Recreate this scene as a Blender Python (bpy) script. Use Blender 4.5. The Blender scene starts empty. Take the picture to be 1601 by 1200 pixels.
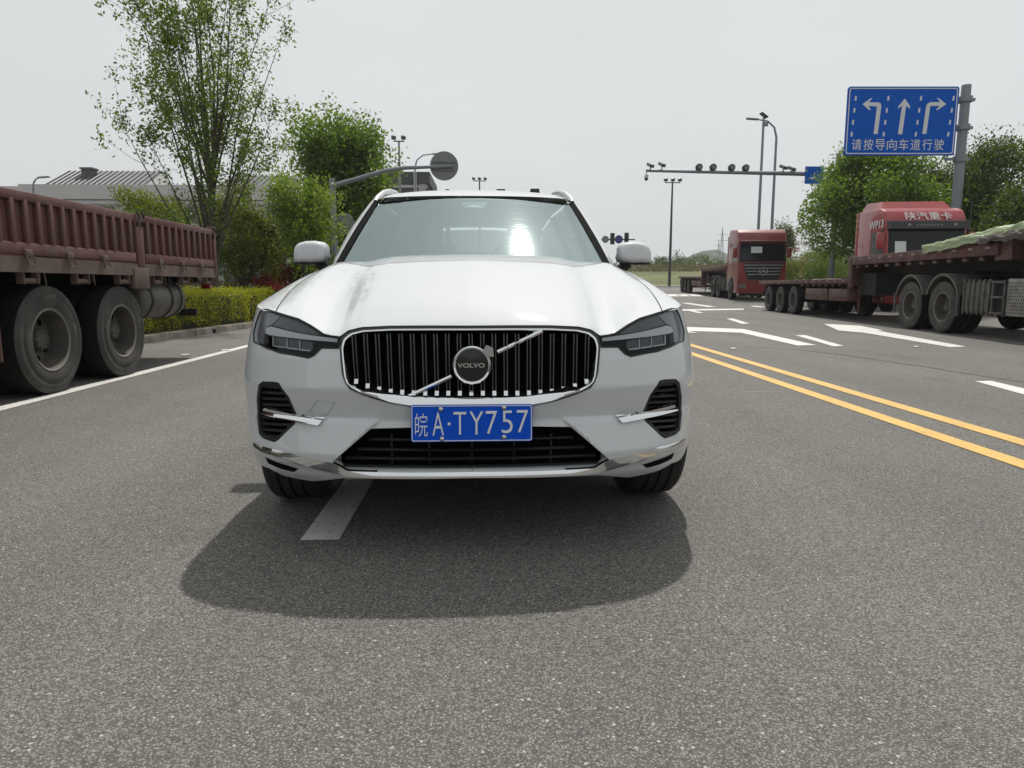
import bpy, bmesh, math, random
import numpy as np
from mathutils import Vector, Matrix, noise as mnoise
from mathutils.geometry import delaunay_2d_cdt
R = math.radians
random.seed(7); RNG = np.random.default_rng(7)
scene = bpy.context.scene
COL = scene.collection

# ------------------------------------------------------------------ camera
IMW, IMH, FPX, CAMH = 1601.0, 1200.0, 1090.0, 1.02
CXP, CYP = 800.5, 600.0
YAW = math.atan((CXP - 762.0) / FPX)
PITCH = math.atan((CYP - 445.6) / FPX * math.cos(YAW))
cam_d = bpy.data.cameras.new('Camera'); cam = bpy.data.objects.new('Camera', cam_d); COL.objects.link(cam)
cam_d.sensor_width = 36.0; cam_d.lens = FPX / IMW * 36.0; cam_d.clip_start = 0.05; cam_d.clip_end = 6000
cam.location = (0, 0, CAMH); cam.rotation_euler = (math.pi / 2 - PITCH, 0, -YAW)
scene.camera = cam

# ------------------------------------------------------------------ sky, sun, exposure
SUN_EL, SUN_AZ = R(59), R(14)          # azimuth from +Y (behind the car) towards +X
world = bpy.data.worlds.new('World'); scene.world = world; world.use_nodes = True
wn = world.node_tree.nodes; wl = world.node_tree.links; wn.clear()
sky = wn.new('ShaderNodeTexSky'); sky.sky_type = 'NISHITA'; sky.sun_disc = False
sky.sun_elevation = SUN_EL; sky.sun_rotation = SUN_AZ; sky.dust_density = 6.0; sky.air_density = 1.0; sky.ozone_density = 1.0
hsv = wn.new('ShaderNodeHueSaturation'); hsv.inputs['Saturation'].default_value = 0.10
mixs = wn.new('ShaderNodeMix'); mixs.data_type = 'RGBA'; mixs.inputs[0].default_value = 0.90
mixs.inputs[7].default_value = (5.86, 6.1, 6.16, 1)      # hazy overcast veil over the clear-sky gradient
bg = wn.new('ShaderNodeBackground'); bg.inputs[1].default_value = 0.115
wo = wn.new('ShaderNodeOutputWorld')
wl.new(sky.outputs[0], hsv.inputs['Color']); wl.new(hsv.outputs[0], mixs.inputs[6])
cn = wn.new('ShaderNodeTexNoise'); cn.inputs['Scale'].default_value = 1.6; cn.inputs['Detail'].default_value = 5
ctc = wn.new('ShaderNodeTexCoord'); cmp_ = wn.new('ShaderNodeMapping'); cmp_.inputs['Scale'].default_value = (1, 1, 2.4); wl.new(ctc.outputs['Generated'], cmp_.inputs[0]); wl.new(cmp_.outputs[0], cn.inputs['Vector'])
cmr = wn.new('ShaderNodeMapRange'); cmr.inputs[1].default_value = .3; cmr.inputs[2].default_value = .7; cmr.inputs[3].default_value = .955; cmr.inputs[4].default_value = 1.045; wl.new(cn.outputs['Fac'], cmr.inputs[0])
csc = wn.new('ShaderNodeVectorMath'); csc.operation = 'SCALE'; wl.new(mixs.outputs[2], csc.inputs[0]); wl.new(cmr.outputs[0], csc.inputs['Scale'])   # faint unevenness of the cloud veil
wl.new(csc.outputs[0], bg.inputs[0]); wl.new(bg.outputs[0], wo.inputs[0])
sd = bpy.data.lights.new('Sun', 'SUN'); sun = bpy.data.objects.new('Sun', sd); COL.objects.link(sun)
sd.energy = 3.15; sd.angle = R(1.2); sd.color = (1.0, 0.95, 0.88)
_sd = Vector((math.sin(SUN_AZ) * math.cos(SUN_EL), math.cos(SUN_AZ) * math.cos(SUN_EL), math.sin(SUN_EL)))
sun.rotation_euler = _sd.to_track_quat('Z', 'Y').to_euler(); sun.location = _sd * 60
scene.view_settings.view_transform = 'Standard'; scene.view_settings.look = 'None'
scene.view_settings.exposure = 0.06; scene.view_settings.gamma = 1.0
scene.cycles.max_bounces = 8; scene.cycles.transparent_max_bounces = 16
scene.cycles.caustics_reflective = False; scene.cycles.caustics_refractive = False

# ------------------------------------------------------------------ pixel -> direction helpers
_F = np.array([math.sin(YAW) * math.cos(PITCH), math.cos(YAW) * math.cos(PITCH), -math.sin(PITCH)])
_R = np.array([math.cos(YAW), -math.sin(YAW), 0.0]); _U = np.cross(_R, _F); _C = np.array([0, 0, CAMH])
def ray(x, y): return _F + _R * (x - CXP) / FPX - _U * (y - CYP) / FPX
def gz(Y):                                        # the road climbs a little far away
    return float(np.interp(Y, [-50, 27, 30, 37, 60, 85, 120, 3000], [0, 0, .06, .25, .6, .88, .95, .95]))
def gnd(x, y):
    d = ray(x, y); lo, hi = 0.5, 400.0
    f = lambda Y: CAMH + d[2] * Y / d[1] - gz(Y)
    for _ in range(60):
        m = (lo + hi) / 2
        if f(m) > 0: lo = m
        else: hi = m
    return _C[:2] + d[:2] * hi / d[1]
def atY(x, y, Y):
    d = ray(x, y); return _C + d * (Y / d[1])
def proj(P):
    v = np.asarray(P, float) - _C; z = v @ _F
    return np.stack([CXP + FPX * (v @ _R) / z, CYP - FPX * (v @ _U) / z], -1)

# ------------------------------------------------------------------ materials
MATS = {}
def mat(name, col, rough=.5, metal=0., coat=0., spec=.5, var=0., vscale=3., bump=0., bscale=40., dirt=None, dscale=2., dlow=.45, dhigh=.7, trans=0., dstretch=None):
    if name in MATS: return MATS[name]
    m = bpy.data.materials.new(name); m.use_nodes = True; MATS[name] = m
    nt = m.node_tree; b = nt.nodes['Principled BSDF']; N = nt.nodes.new; L = nt.links.new
    b.inputs['Base Color'].default_value = (*col, 1); b.inputs['Roughness'].default_value = rough
    b.inputs['Metallic'].default_value = metal; b.inputs['Coat Weight'].default_value = coat
    b.inputs['Coat Roughness'].default_value = .03; b.inputs['Specular IOR Level'].default_value = spec
    if trans: b.inputs['Transmission Weight'].default_value = trans
    if var or dirt or bump:
        tc = N('ShaderNodeTexCoord')
    if var or dirt:
        out = None
        if var:
            n = N('ShaderNodeTexNoise'); n.inputs['Scale'].default_value = vscale; n.inputs['Detail'].default_value = 6
            L(tc.outputs['Object'], n.inputs['Vector'])
            mr = N('ShaderNodeMapRange'); mr.inputs[1].default_value = .3; mr.inputs[2].default_value = .7
            mr.inputs[3].default_value = 1 - var; mr.inputs[4].default_value = 1 + var
            L(n.outputs['Fac'], mr.inputs[0])
            mu = N('ShaderNodeVectorMath'); mu.operation = 'SCALE'; mu.inputs[0].default_value = col
            L(mr.outputs[0], mu.inputs['Scale']); out = mu.outputs[0]
        if dirt:
            n2 = N('ShaderNodeTexNoise'); n2.inputs['Scale'].default_value = dscale; n2.inputs['Detail'].default_value = 8; n2.inputs['Roughness'].default_value = .65
            if dstretch:
                dm_ = N('ShaderNodeMapping'); dm_.inputs['Scale'].default_value = dstretch; L(tc.outputs['Object'], dm_.inputs[0]); L(dm_.outputs[0], n2.inputs['Vector'])
            else: L(tc.outputs['Object'], n2.inputs['Vector'])
            m2 = N('ShaderNodeMapRange'); m2.inputs[1].default_value = dlow; m2.inputs[2].default_value = dhigh
            L(n2.outputs['Fac'], m2.inputs[0])
            mx = N('ShaderNodeMix'); mx.data_type = 'RGBA'; mx.inputs[6].default_value = (*col, 1); mx.inputs[7].default_value = (*dirt, 1)
            if out: L(out, mx.inputs[6])
            L(m2.outputs[0], mx.inputs[0]); out = mx.outputs[2]
        L(out, b.inputs['Base Color'])
    if bump:
        n3 = N('ShaderNodeTexNoise'); n3.inputs['Scale'].default_value = bscale; n3.inputs['Detail'].default_value = 4
        L(tc.outputs['Object'], n3.inputs['Vector'])
        bp = N('ShaderNodeBump'); bp.inputs['Strength'].default_value = bump; bp.inputs['Distance'].default_value = .01
        L(n3.outputs['Fac'], bp.inputs['Height']); L(bp.outputs[0], b.inputs['Normal'])
    return m
def glassmat(name, tint, refl, rough=.02, facing=.5, ripple=0.):
    if name in MATS: return MATS[name]
    m = bpy.data.materials.new(name); m.use_nodes = True; MATS[name] = m
    nt = m.node_tree; nt.nodes.clear(); N = nt.nodes.new; L = nt.links.new
    t = N('ShaderNodeBsdfTransparent'); t.inputs[0].default_value = (*tint, 1)
    g = N('ShaderNodeBsdfGlossy'); g.inputs['Roughness'].default_value = rough; g.inputs['Color'].default_value = (.84, .98, .98, 1)
    if ripple:                                                     # wiper smears break up the highlight
        tc = N('ShaderNodeTexCoord'); mp = N('ShaderNodeMapping'); mp.inputs['Scale'].default_value = (5, 30, 55); L(tc.outputs['Object'], mp.inputs[0])
        nz = N('ShaderNodeTexNoise'); nz.inputs['Scale'].default_value = 1; nz.inputs['Detail'].default_value = 3; L(mp.outputs[0], nz.inputs['Vector'])
        bp = N('ShaderNodeBump'); bp.inputs['Strength'].default_value = ripple; bp.inputs['Distance'].default_value = .002; L(nz.outputs['Fac'], bp.inputs['Height']); L(bp.outputs[0], g.inputs['Normal'])
    lw = N('ShaderNodeLayerWeight'); lw.inputs['Blend'].default_value = facing
    mr = N('ShaderNodeMapRange'); mr.inputs[3].default_value = refl[0]; mr.inputs[4].default_value = refl[1]
    L(lw.outputs['Facing'], mr.inputs[0])
    mx = N('ShaderNodeMixShader'); L(mr.outputs[0], mx.inputs[0]); L(t.outputs[0], mx.inputs[1]); L(g.outputs[0], mx.inputs[2])
    o = N('ShaderNodeOutputMaterial'); L(mx.outputs[0], o.inputs[0])
    return m

# ------------------------------------------------------------------ object helpers
def props(o, label=None, cat=None, group=None, kind=None):
    if label: o['label'] = label
    if cat: o['category'] = cat
    if group: o['group'] = group
    if kind: o['kind'] = kind
    return o
def thing(name, label, cat, loc=(0, 0, 0), rz=0., group=None):
    o = bpy.data.objects.new(name, None); COL.objects.link(o); o.empty_display_size = .2
    o.location = loc; o.rotation_euler = (0, 0, rz)
    return props(o, label, cat, group)
def link(name, me, parent=None, label=None, cat=None, group=None, kind=None):
    o = bpy.data.objects.new(name, me); COL.objects.link(o)
    if parent is not None: o.parent = parent
    return props(o, label, cat, group, kind)
def newmesh(name, V, Fc, mats, midx=None, smooth=True, angle=None, normals=None):
    me = bpy.data.meshes.new(name)
    me.from_pydata([tuple(map(float, v)) for v in V], [], [tuple(int(i) for i in f) for f in Fc])
    if not isinstance(mats, (list, tuple)): mats = [mats]
    for m in mats: me.materials.append(m)
    if midx is not None: me.polygons.foreach_set('material_index', np.asarray(midx, np.int32))
    me.polygons.foreach_set('use_smooth', np.full(len(me.polygons), smooth))
    if angle is not None: me.set_sharp_from_angle(angle=R(angle))
    if normals is not None: me.normals_split_custom_set_from_vertices([tuple(n) for n in normals])
    me.update(); return me
class MB:
    """collects simple solids into one mesh"""
    def __init__(s): s.v = []; s.f = []; s.m = []
    def add(s, V, Fc, m=0):
        k = len(s.v); s.v += [tuple(v) for v in V]; s.f += [tuple(i + k for i in f) for f in Fc]; s.m += [m] * len(Fc); return s
    def box(s, c, d, m=0, rz=0., ry=0., rx=0., bev=0.):
        x, y, z = [q / 2 for q in d]; M = Matrix.Rotation(rz, 3, 'Z') @ Matrix.Rotation(ry, 3, 'Y') @ Matrix.Rotation(rx, 3, 'X')
        if bev <= 0:
            V = [(a, b, e) for e in (-z, z) for b in (-y, y) for a in (-x, x)]
            Fc = [(0, 2, 3, 1), (4, 5, 7, 6), (0, 1, 5, 4), (2, 6, 7, 3), (0, 4, 6, 2), (1, 3, 7, 5)]
        else:
            bm = bmesh.new(); bmesh.ops.create_cube(bm, size=1, matrix=Matrix.Diagonal((d[0], d[1], d[2], 1)))
            bmesh.ops.bevel(bm, geom=bm.edges[:], offset=bev, segments=2, profile=.5, affect='EDGES')
            bm.verts.index_update(); V = [tuple(v.co) for v in bm.verts]; Fc = [tuple(v.index for v in f.verts) for f in bm.faces]; bm.free()
        V = [tuple(M @ Vector(v) + Vector(c)) for v in V]
        return s.add(V, Fc, m)
    def tube(s, path, r, n=8, m=0, cap=True, up=None):
        P = [Vector(p) for p in path]; rr = r if isinstance(r, (list, tuple)) else [r] * len(P); V = []; Fc = []
        prev = None
        for i, p in enumerate(P):
            t = (P[min(i + 1, len(P) - 1)] - P[max(i - 1, 0)]).normalized()
            if prev is None:
                a = Vector((0, 0, 1)) if abs(t.z) < .9 else Vector((1, 0, 0)); u = t.cross(a).normalized()
            else:
                u = (prev - t * prev.dot(t)).normalized()
            prev = u; w = t.cross(u)
            for j in range(n):
                an = 2 * math.pi * j / n; V.append(p + (u * math.cos(an) + w * math.sin(an)) * rr[i])
        for i in range(len(P) - 1):
            for j in range(n):
                a = i * n + j; b = i * n + (j + 1) % n; Fc.append((a, b, b + n, a + n))
        if cap: Fc.append(tuple(range(n - 1, -1, -1))); Fc.append(tuple(range((len(P) - 1) * n, len(P) * n)))
        return s.add(V, Fc, m)
    def lathe(s, prof, c, axis='X', n=32, m=0, mlist=None):
        """prof: list of (a along axis, radius)"""
        V = []; Fc = []; ml = []
        for a, r in prof:
            for j in range(n):
                t = 2 * math.pi * j / n; p = (a, r * math.cos(t), r * math.sin(t))
                if axis == 'Y': p = (p[1], p[0], p[2])
                if axis == 'Z': p = (p[1], p[2], p[0])
                V.append((p[0] + c[0], p[1] + c[1], p[2] + c[2]))
        k = len(prof)
        for i in range(k - 1):
            for j in range(n):
                a = i * n + j; b = i * n + (j + 1) % n; Fc.append((a, b, b + n, a + n) if axis != 'Y' else (a, a + n, b + n, b)); ml.append(mlist[i] if mlist else m)
        kk = len(s.v); s.v += V; s.f += [tuple(i + kk for i in f) for f in Fc]; s.m += ml; return s
    def prism(s, poly, z0, z1, plane='XY', m=0):
        """extrude a 2D polygon; plane XY along z, XZ along y, YZ along x"""
        n = len(poly)
        def mk(p, w): return {'XY': (p[0], p[1], w), 'XZ': (p[0], w, p[1]), 'YZ': (w, p[0], p[1])}[plane]
        V = [mk(p, z0) for p in poly] + [mk(p, z1) for p in poly]
        Fc = [tuple(range(n - 1, -1, -1)), tuple(range(n, 2 * n))] + [(i, (i + 1) % n, (i + 1) % n + n, i + n) for i in range(n)]
        return s.add(V, Fc, m)
    def mesh(s, name, mats, smooth=True, angle=35, fix=True):
        me = newmesh(name, s.v, s.f, mats, s.m, smooth)
        if fix:
            bm = bmesh.new(); bm.from_mesh(me); bmesh.ops.recalc_face_normals(bm, faces=bm.faces[:]); bm.to_mesh(me); bm.free()
        if smooth: me.set_sharp_from_angle(angle=R(angle))
        return me
    def build(s, name, mats, parent=None, smooth=True, angle=35, fix=True, **kw):
        return link(name, s.mesh(name, mats, smooth, angle, fix), parent, **kw)
def copy_tree(o, parent=None):
    c = o.copy(); COL.objects.link(c)
    if parent is not None: c.parent = parent
    for ch in [q for q in o.children]: copy_tree(ch, c)
    return c
def pinpoly(pts, poly):
    pts = np.asarray(pts); poly = np.asarray(poly); x, y = pts[:, 0], pts[:, 1]; ins = np.zeros(len(pts), bool)
    j = len(poly) - 1
    for i in range(len(poly)):
        xi, yi = poly[i]; xj, yj = poly[j]
        c = ((yi > y) != (yj > y)) & (x < (xj - xi) * (y - yi) / (yj - yi + 1e-12) + xi); ins ^= c; j = i
    return ins
def resample(poly, step, closed=True):
    poly = [np.asarray(p, float) for p in poly]; out = []; n = len(poly)
    for i in range(n if closed else n - 1):
        a, b = poly[i], poly[(i + 1) % n]; k = max(1, int(math.ceil(np.linalg.norm(b - a) / step)))
        for j in range(k): out.append(a + (b - a) * j / k)
    if not closed: out.append(poly[-1])
    return np.array(out)
def tri_region(outer, holes, step, jitter=0.0, lines=()):
    """triangles inside outer, outside holes; returns 2D verts and tris"""
    loops = [resample(outer, step)] + [resample(h, step) for h in holes]
    V = []; E = []
    for lp in loops:
        k = len(V); V += [tuple(p) for p in lp]; E += [(k + i, k + (i + 1) % len(lp)) for i in range(len(lp))]
    for ln in lines:
        lp = resample(ln, step, False); k = len(V); V += [tuple(p) for p in lp]; E += [(k + i, k + i + 1) for i in range(len(lp) - 1)]
    o = loops[0]; x0, y0 = o.min(0); x1, y1 = o.max(0); h = step
    gx = np.arange(x0 + h * .5, x1, h); gy = np.arange(y0 + h * .5, y1, h)
    G = np.array([(x + (h / 2 if j % 2 else 0), y) for j, y in enumerate(gy) for x in gx])
    if len(G):
        ok = pinpoly(G, loops[0])
        for hl in loops[1:]: ok &= ~pinpoly(G, hl)
        B = np.array(V)
        G = G[ok]
        if len(G):
            keep = np.ones(len(G), bool)
            for i0 in range(0, len(B), 400):
                d = ((G[:, None, :] - B[None, i0:i0 + 400, :]) ** 2).sum(2).min(1); keep &= d > (step * .45) ** 2
            G = G[keep]
        V += [tuple(g) for g in G]
    r = delaunay_2d_cdt([Vector(v) for v in V], E, [], 0, 1e-7)
    nv = np.array([tuple(v) for v in r[0]]); T = np.array([tuple(f) for f in r[2] if len(f) == 3])
    c = nv[T].mean(1); ok = pinpoly(c, loops[0])
    for hl in loops[1:]: ok &= ~pinpoly(c, hl)
    return nv, T[ok]
def textmesh(name, txt, w, h, mats, depth=.002, offset=0., keep=False):
    """text as a mesh in the XZ plane facing -Y, centred, scaled to fit w x h"""
    cu = bpy.data.curves.new(name, 'FONT'); cu.body = txt; cu.extrude = 0.0; cu.offset = offset; cu.resolution_u = 4
    o = bpy.data.objects.new(name, cu); COL.objects.link(o)
    dg = bpy.context.evaluated_depsgraph_get(); me0 = o.evaluated_get(dg).to_mesh()
    V = np.array([v.co[:] for v in me0.vertices]); Fc = [tuple(p.vertices) for p in me0.polygons]
    o.evaluated_get(dg).to_mesh_clear(); bpy.data.objects.remove(o); bpy.data.curves.remove(cu)
    mn, mx = V.min(0), V.max(0); s = (mx - mn)[:2]
    sx = w / s[0]; sz = h / s[1]
    if keep: sx = sz = min(sx, sz)
    X = (V[:, 0] - (mn[0] + mx[0]) / 2) * sx; Z = (V[:, 1] - (mn[1] + mx[1]) / 2) * sz
    P = np.stack([X, np.zeros_like(X), Z], 1)
    # front faces plus a thin rim
    edges = {}
    for f in Fc:
        for i in range(len(f)):
            a, b = f[i], f[(i + 1) % len(f)]; edges[(a, b)] = edges.get((a, b), 0) + 1
    n = len(P); V2 = np.concatenate([P, P + [0, depth, 0]])
    F2 = list(Fc)
    for (a, b) in edges:
        if (b, a) not in edges: F2.append((b, a, a + n, b + n))
    return newmesh(name, V2, F2, mats, smooth=False)
# ================================================================== white SUV
white = mat('car_white', (.595, .618, .634), .6, 0, 1.0, spec=.15)
chrome = mat('chrome', (.78, .79, .80), .07, 1.0)
dchrome = mat('satin_chrome', (.55, .55, .55), .16, 1.0)
blackg = mat('gloss_black', (.008, .008, .009), .18, 0, .3)
blackm = mat('matt_black', (.012, .012, .013), .55, bump=.15, bscale=200)
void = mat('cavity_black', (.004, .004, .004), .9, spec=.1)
rubber = mat('tyre_rubber', (.018, .018, .018), .75, var=.2, vscale=12)
alloy = mat('alloy', (.45, .46, .47), .25, .9)
lensm = glassmat('lamp_lens', (.94, .95, .96), (.010, .06), .015)
smoke = mat('lamp_smoked', (.028, .029, .032), .22, 0, .6)
lampgrey = mat('lamp_grey', (.17, .175, .18), .25, .5, .5)
drlm = mat('lamp_guide', (.36, .375, .39), .25, 0, .6)
windm = glassmat('windscreen_glass', (.55, .66, .66), (.24, .50), .05, .35, ripple=.22)
sideglass = glassmat('side_glass', (.12, .14, .14), (.06, .4), .01)
seatm = mat('seat_leather', (.10, .09, .085), .55)
dashm = mat('dash', (.030, .030, .032), .6)
blue = mat('plate_blue', (.003, .080, .58), .6, spec=.15)
platew = mat('plate_white', (.72, .73, .74), .4)

CAR_O = np.array([-0.06, 2.5, 0.0]); CAR_A = R(.5)
car = thing('white_suv', 'white SUV with blue number plate and chrome grille facing the camera', 'car', tuple(CAR_O), CAR_A)
_cm = np.array(Matrix.Rotation(CAR_A, 3, 'Z'))
def c2w(P): return np.asarray(P) @ _cm.T + CAR_O
PL = np.array([(0, 0), (.2, .005), (.4, .025), (.5, .044), (.6, .072), (.7, .113), (.79, .168), (.86, .236), (.91, .318), (.937, .40), (.951, .52), (.957, .7), (.958, 1.0), (.958, 1.6), (.958, 2.4), (.958, 3.2), (.945, 3.8), (.92, 4.3), (.86, 4.52), (.74, 4.63), (.5, 4.68), (.2, 4.70), (0, 4.705)])
def _cr(P, n=24):
    out = []
    Q = np.vstack([P[1] * [-1, 1], P, P[-2] * [-1, 1]])
    for i in range(1, len(Q) - 2):
        for k in range(n):
            t = k / n; a, b, c, d = Q[i - 1], Q[i], Q[i + 1], Q[i + 2]
            out.append(.5 * (2 * b + (c - a) * t + (2 * a - 5 * b + 4 * c - d) * t * t + (3 * b - a - 3 * c + d) * t ** 3))
    out.append(P[-1]); return np.array(out)
PLd = _cr(PL); SL = np.concatenate([[0], np.cumsum(np.linalg.norm(np.diff(PLd, axis=0), axis=1))]); SMAX = SL[-1]
def _sm(z, zs, vs, w=.003):
    z = np.asarray(z, float); return sum(np.interp(z + k * w, zs, vs) for k in (-1.5, -.75, 0, .75, 1.5)) / 5
WZ = ([.2, .28, .36, .45, .55, .65, .75, .83, .92, 1.0, 1.1], [.92, .968, .988, .996, 1.0, 1.0, .988, .972, .948, .93, .91])
FO = ([.2, .27, .30, .325, .352, .40, .525, .645, .75, .83, .875, .93, 1.0, 1.1], [.20, .085, .045, .028, .014, .002, .036, -.006, .014, .040, .060, .085, .13, .18])
def Psurf(s, z):
    s = np.asarray(s, float); z = np.asarray(z, float)
    xp = np.interp(s, SL, PLd[:, 0]); yp = np.interp(s, SL, PLd[:, 1])
    x = xp * _sm(z, *WZ, w=.02)
    y = yp + _sm(z, *FO) * np.clip(1 - yp / 1.0, 0, 1) ** 1.5
    ss_ = lambda q: np.clip(q, 0, 1) ** 2 * (3 - 2 * np.clip(q, 0, 1))          # raised wing beside the lower intake
    y = y - .016 * ss_((((s - .335) * .175 + (z - .53) * .194) / .261) / .016 + .5) * ss_((.534 - z) / .018) * ss_((z - .33) / .03) * np.clip(1 - yp / .5, 0, 1)
    return np.stack([x, y, z + 0 * x], -1)
def Pnorm(s, z):
    e = .004; du = Psurf(s + e, z) - Psurf(s - e, z); dv = Psurf(s, z + e) - Psurf(s, z - e)
    n = np.cross(du, dv); n /= np.linalg.norm(n, axis=-1, keepdims=True) + 1e-12
    return n
_gs = np.linspace(0.0, 1.6, 321)
def sz(px, py):
    """place on the visible side of the fascia seen at this pixel"""
    z = .6
    for _ in range(40):
        Q = proj(c2w(Psurf(_gs, np.full_like(_gs, z)))); k = int(Q[:, 0].argmax()); k = max(k, 2)
        s_ = float(np.interp(px, Q[:k + 1, 0], _gs[:k + 1])); y0 = float(np.interp(s_, _gs, Q[:, 1]))
        y1 = proj(c2w(Psurf(s_, z + .01)))[1]; st = (py - y0) / ((y1 - y0) / .01); z = min(1.08, max(.22, z + max(-.1, min(.1, st))))
        if abs(st) < 1e-5: break
    return np.array([max(s_, 0.), z])
def szl(poly): return [sz(*p) for p in poly]

def flange(V, T, N, depth):
    """rim walls around every open edge, going inwards"""
    cnt = {}
    for t in T:
        for a, b in ((t[0], t[1]), (t[1], t[2]), (t[2], t[0])): cnt[(a, b)] = 1
    be = [(a, b) for (a, b) in cnt if (b, a) not in cnt]
    idx = {}; V2 = []; 
    for a, b in be:
        for q in (a, b):
            if q not in idx: idx[q] = len(V2); V2.append(q)
    n0 = len(V); A = [V[q] for q in V2]; Bn = [V[q] - N[q] * depth for q in V2]; m = len(V2)
    F2 = [(n0 + idx[b], n0 + idx[a], n0 + m + idx[a], n0 + m + idx[b]) for a, b in be]
    return A + Bn, F2
def patch(outer, holes=(), step=.02, depth=0., rim=.0, half=True, side=1, lines=()):
    """surface piece over the fascia from (s,z) polygons; half: mirrored across the middle; returns V,F,N"""
    q, T = tri_region([tuple(p) for p in outer], [[tuple(p) for p in h] for h in holes], step, lines=lines)
    V = Psurf(q[:, 0], q[:, 1]); N = Pnorm(q[:, 0], q[:, 1]); V = V - N * depth
    if half: V[np.abs(q[:, 0]) < 1e-6, 0] = 0
    # orient outward
    tn = np.cross(V[T[:, 1]] - V[T[:, 0]], V[T[:, 2]] - V[T[:, 0]]); fl = (tn * N[T[:, 0]]).sum(1) < 0
    T[fl] = T[fl][:, [0, 2, 1]]
    Vl = list(V); Fl = [tuple(t) for t in T]; Nl = list(N)
    if rim > 0:
        A, F2 = flange(V, [tuple(t) for t in T], N, rim)
        # normals for the rim: outward sideways
        k = len(Vl); Vl += A; Fl += F2
        nr = np.zeros((len(A), 3))
        for f in F2:
            p = [np.array(Vl[i]) for i in f]; n = np.cross(p[1] - p[0], p[2] - p[0])
            for i in f: nr[i - k] += n / (np.linalg.norm(n) + 1e-12)
        nr /= np.linalg.norm(nr, axis=1, keepdims=True) + 1e-9; Nl += list(nr)
    V = np.array(Vl); N = np.array(Nl)
    def mir(V, N, Fl): return V * [-1, 1, 1], N * [-1, 1, 1], [f[::-1] for f in Fl]
    if half:
        V2, N2, F2 = mir(V, N, Fl); n = len(V); V = np.concatenate([V, V2]); N = np.concatenate([N, N2]); Fl = Fl + [tuple(i + n for i in f) for f in F2]
    elif side < 0: V, N, Fl = mir(V, N, Fl)
    return V, Fl, N
def patchobj(name, m, parent, poly, px=True, **kw):
    V, Fl, N = patch(szl(poly) if px else poly, **kw)
    return link(name, newmesh(name, V, Fl, m, normals=N), parent)

# --- outlines read off the photograph (right half), turned into places on the fascia
GR_OUT = [(737, 509), (800, 508.5), (860, 508.5), (905, 511), (925, 516), (936, 524), (939.5, 535), (938, 551), (935.5, 582), (931, 596), (924, 606.5), (905, 615), (886, 622), (862, 629), (832, 635), (790, 637.3), (737, 637.8)]
GR_IN = [(737, 518.5), (800, 518.2), (860, 518.2), (900, 520), (917, 524), (927, 532), (930.5, 545), (929, 565), (926.5, 588), (924, 597), (915, 602), (900, 607.5), (880, 613), (862, 616.5), (827, 621.5), (790, 623.5), (737, 624)]
HL = [(940, 525), (951, 523.7), (962, 521), (981, 508), (1000, 497.5), (1036, 486.5), (1048, 482.5), (1056, 482.5), (1061, 490), (1065.5, 503), (1069, 517), (1068.5, 532), (1050, 541), (1028, 549), (986, 557), (977, 553), (966, 542), (940, 542.5)]
VENT = [(1031, 594.5), (1040, 592.5), (1057, 592), (1063, 598), (1066.5, 620), (1067, 645), (1064.5, 672), (1058, 679), (1040, 685.5), (1034, 682.5), (1008, 658), (1005, 649), (1006, 641), (1016, 617)]
INTK = [(737, 664), (893, 667.5), (953, 718), (936, 731.5), (737, 737)]
g_out = szl(GR_OUT); g_in = szl(GR_IN); hl = szl(HL); vent = szl(VENT); intk = szl(INTK)
for L_ in (g_out, g_in, intk):
    L_[0][0] = 0; L_[-1][0] = 0
SLIT = [(1003.5, 726), (1030, 717.5), (1054, 707), (1050, 716.5), (1030, 726), (1011, 731)]
slit = szl(SLIT)

# --- fascia + sides of the body in one sheet with openings
def s_at_y(y):
    i = np.searchsorted(PLd[:, 1], y); return float(np.interp(y, PLd[:, 1], SL))
s_hl = hl[7]
def zE(s): return float(np.interp(s, [s_hl[0], s_at_y(.9), s_at_y(1.4), s_at_y(2.5), s_at_y(3.6), SMAX], [s_hl[1], .965, 1.005, 1.03, 1.07, 1.07]))
top = [np.array([s, zE(s)]) for s in np.linspace(s_hl[0], SMAX, 60)]
def zbot(y, s): return .30
BOT = [(737, 747), (830, 746.5), (905, 744), (938, 742.5), (983, 746), (1010, 741), (1029, 735.5), (1050, 724)]
bot = szl(BOT); bot[0][0] = 0
zb_end = bot[-1][1]
arch_r = .395; axf, axr = .872, 3.737
def arch(yc, n=28, zc=.365):
    return [np.array([s_at_y(yc - arch_r * math.cos(t)), zc + arch_r * math.sin(t)]) for t in np.linspace(math.radians(-14), math.radians(194), n)]
bl = list(bot) + [np.array([s_at_y(.46), .285])] + arch(axf)[0:] + [np.array([s_at_y(1.35), .26]), np.array([s_at_y(3.2), .26])] + arch(axr) + [np.array([s_at_y(4.3), .28]), np.array([SMAX, .30])]
fas = bl + top[::-1] + hl[8:][:] + [hl[0]] if False else None
# outer loop: centre bottom -> along bottom -> rear -> top forward to lamp corner -> around the lamp's outer/lower side -> grille side -> centre
loop = [np.array([0, bot[0][1]])] + bl + [top[-1]] + top[::-1] + hl[8:] + [hl[-1] * [1, 1]] + [g for g in g_out[6:]]
cl = [loop[0]]
for p in loop[1:]:
    if np.linalg.norm(np.asarray(p) - cl[-1]) > 1e-4: cl.append(np.asarray(p))
intk_hole = [np.array([-.001 if False else 0, intk[0][1]])] + intk[1:]
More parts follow.
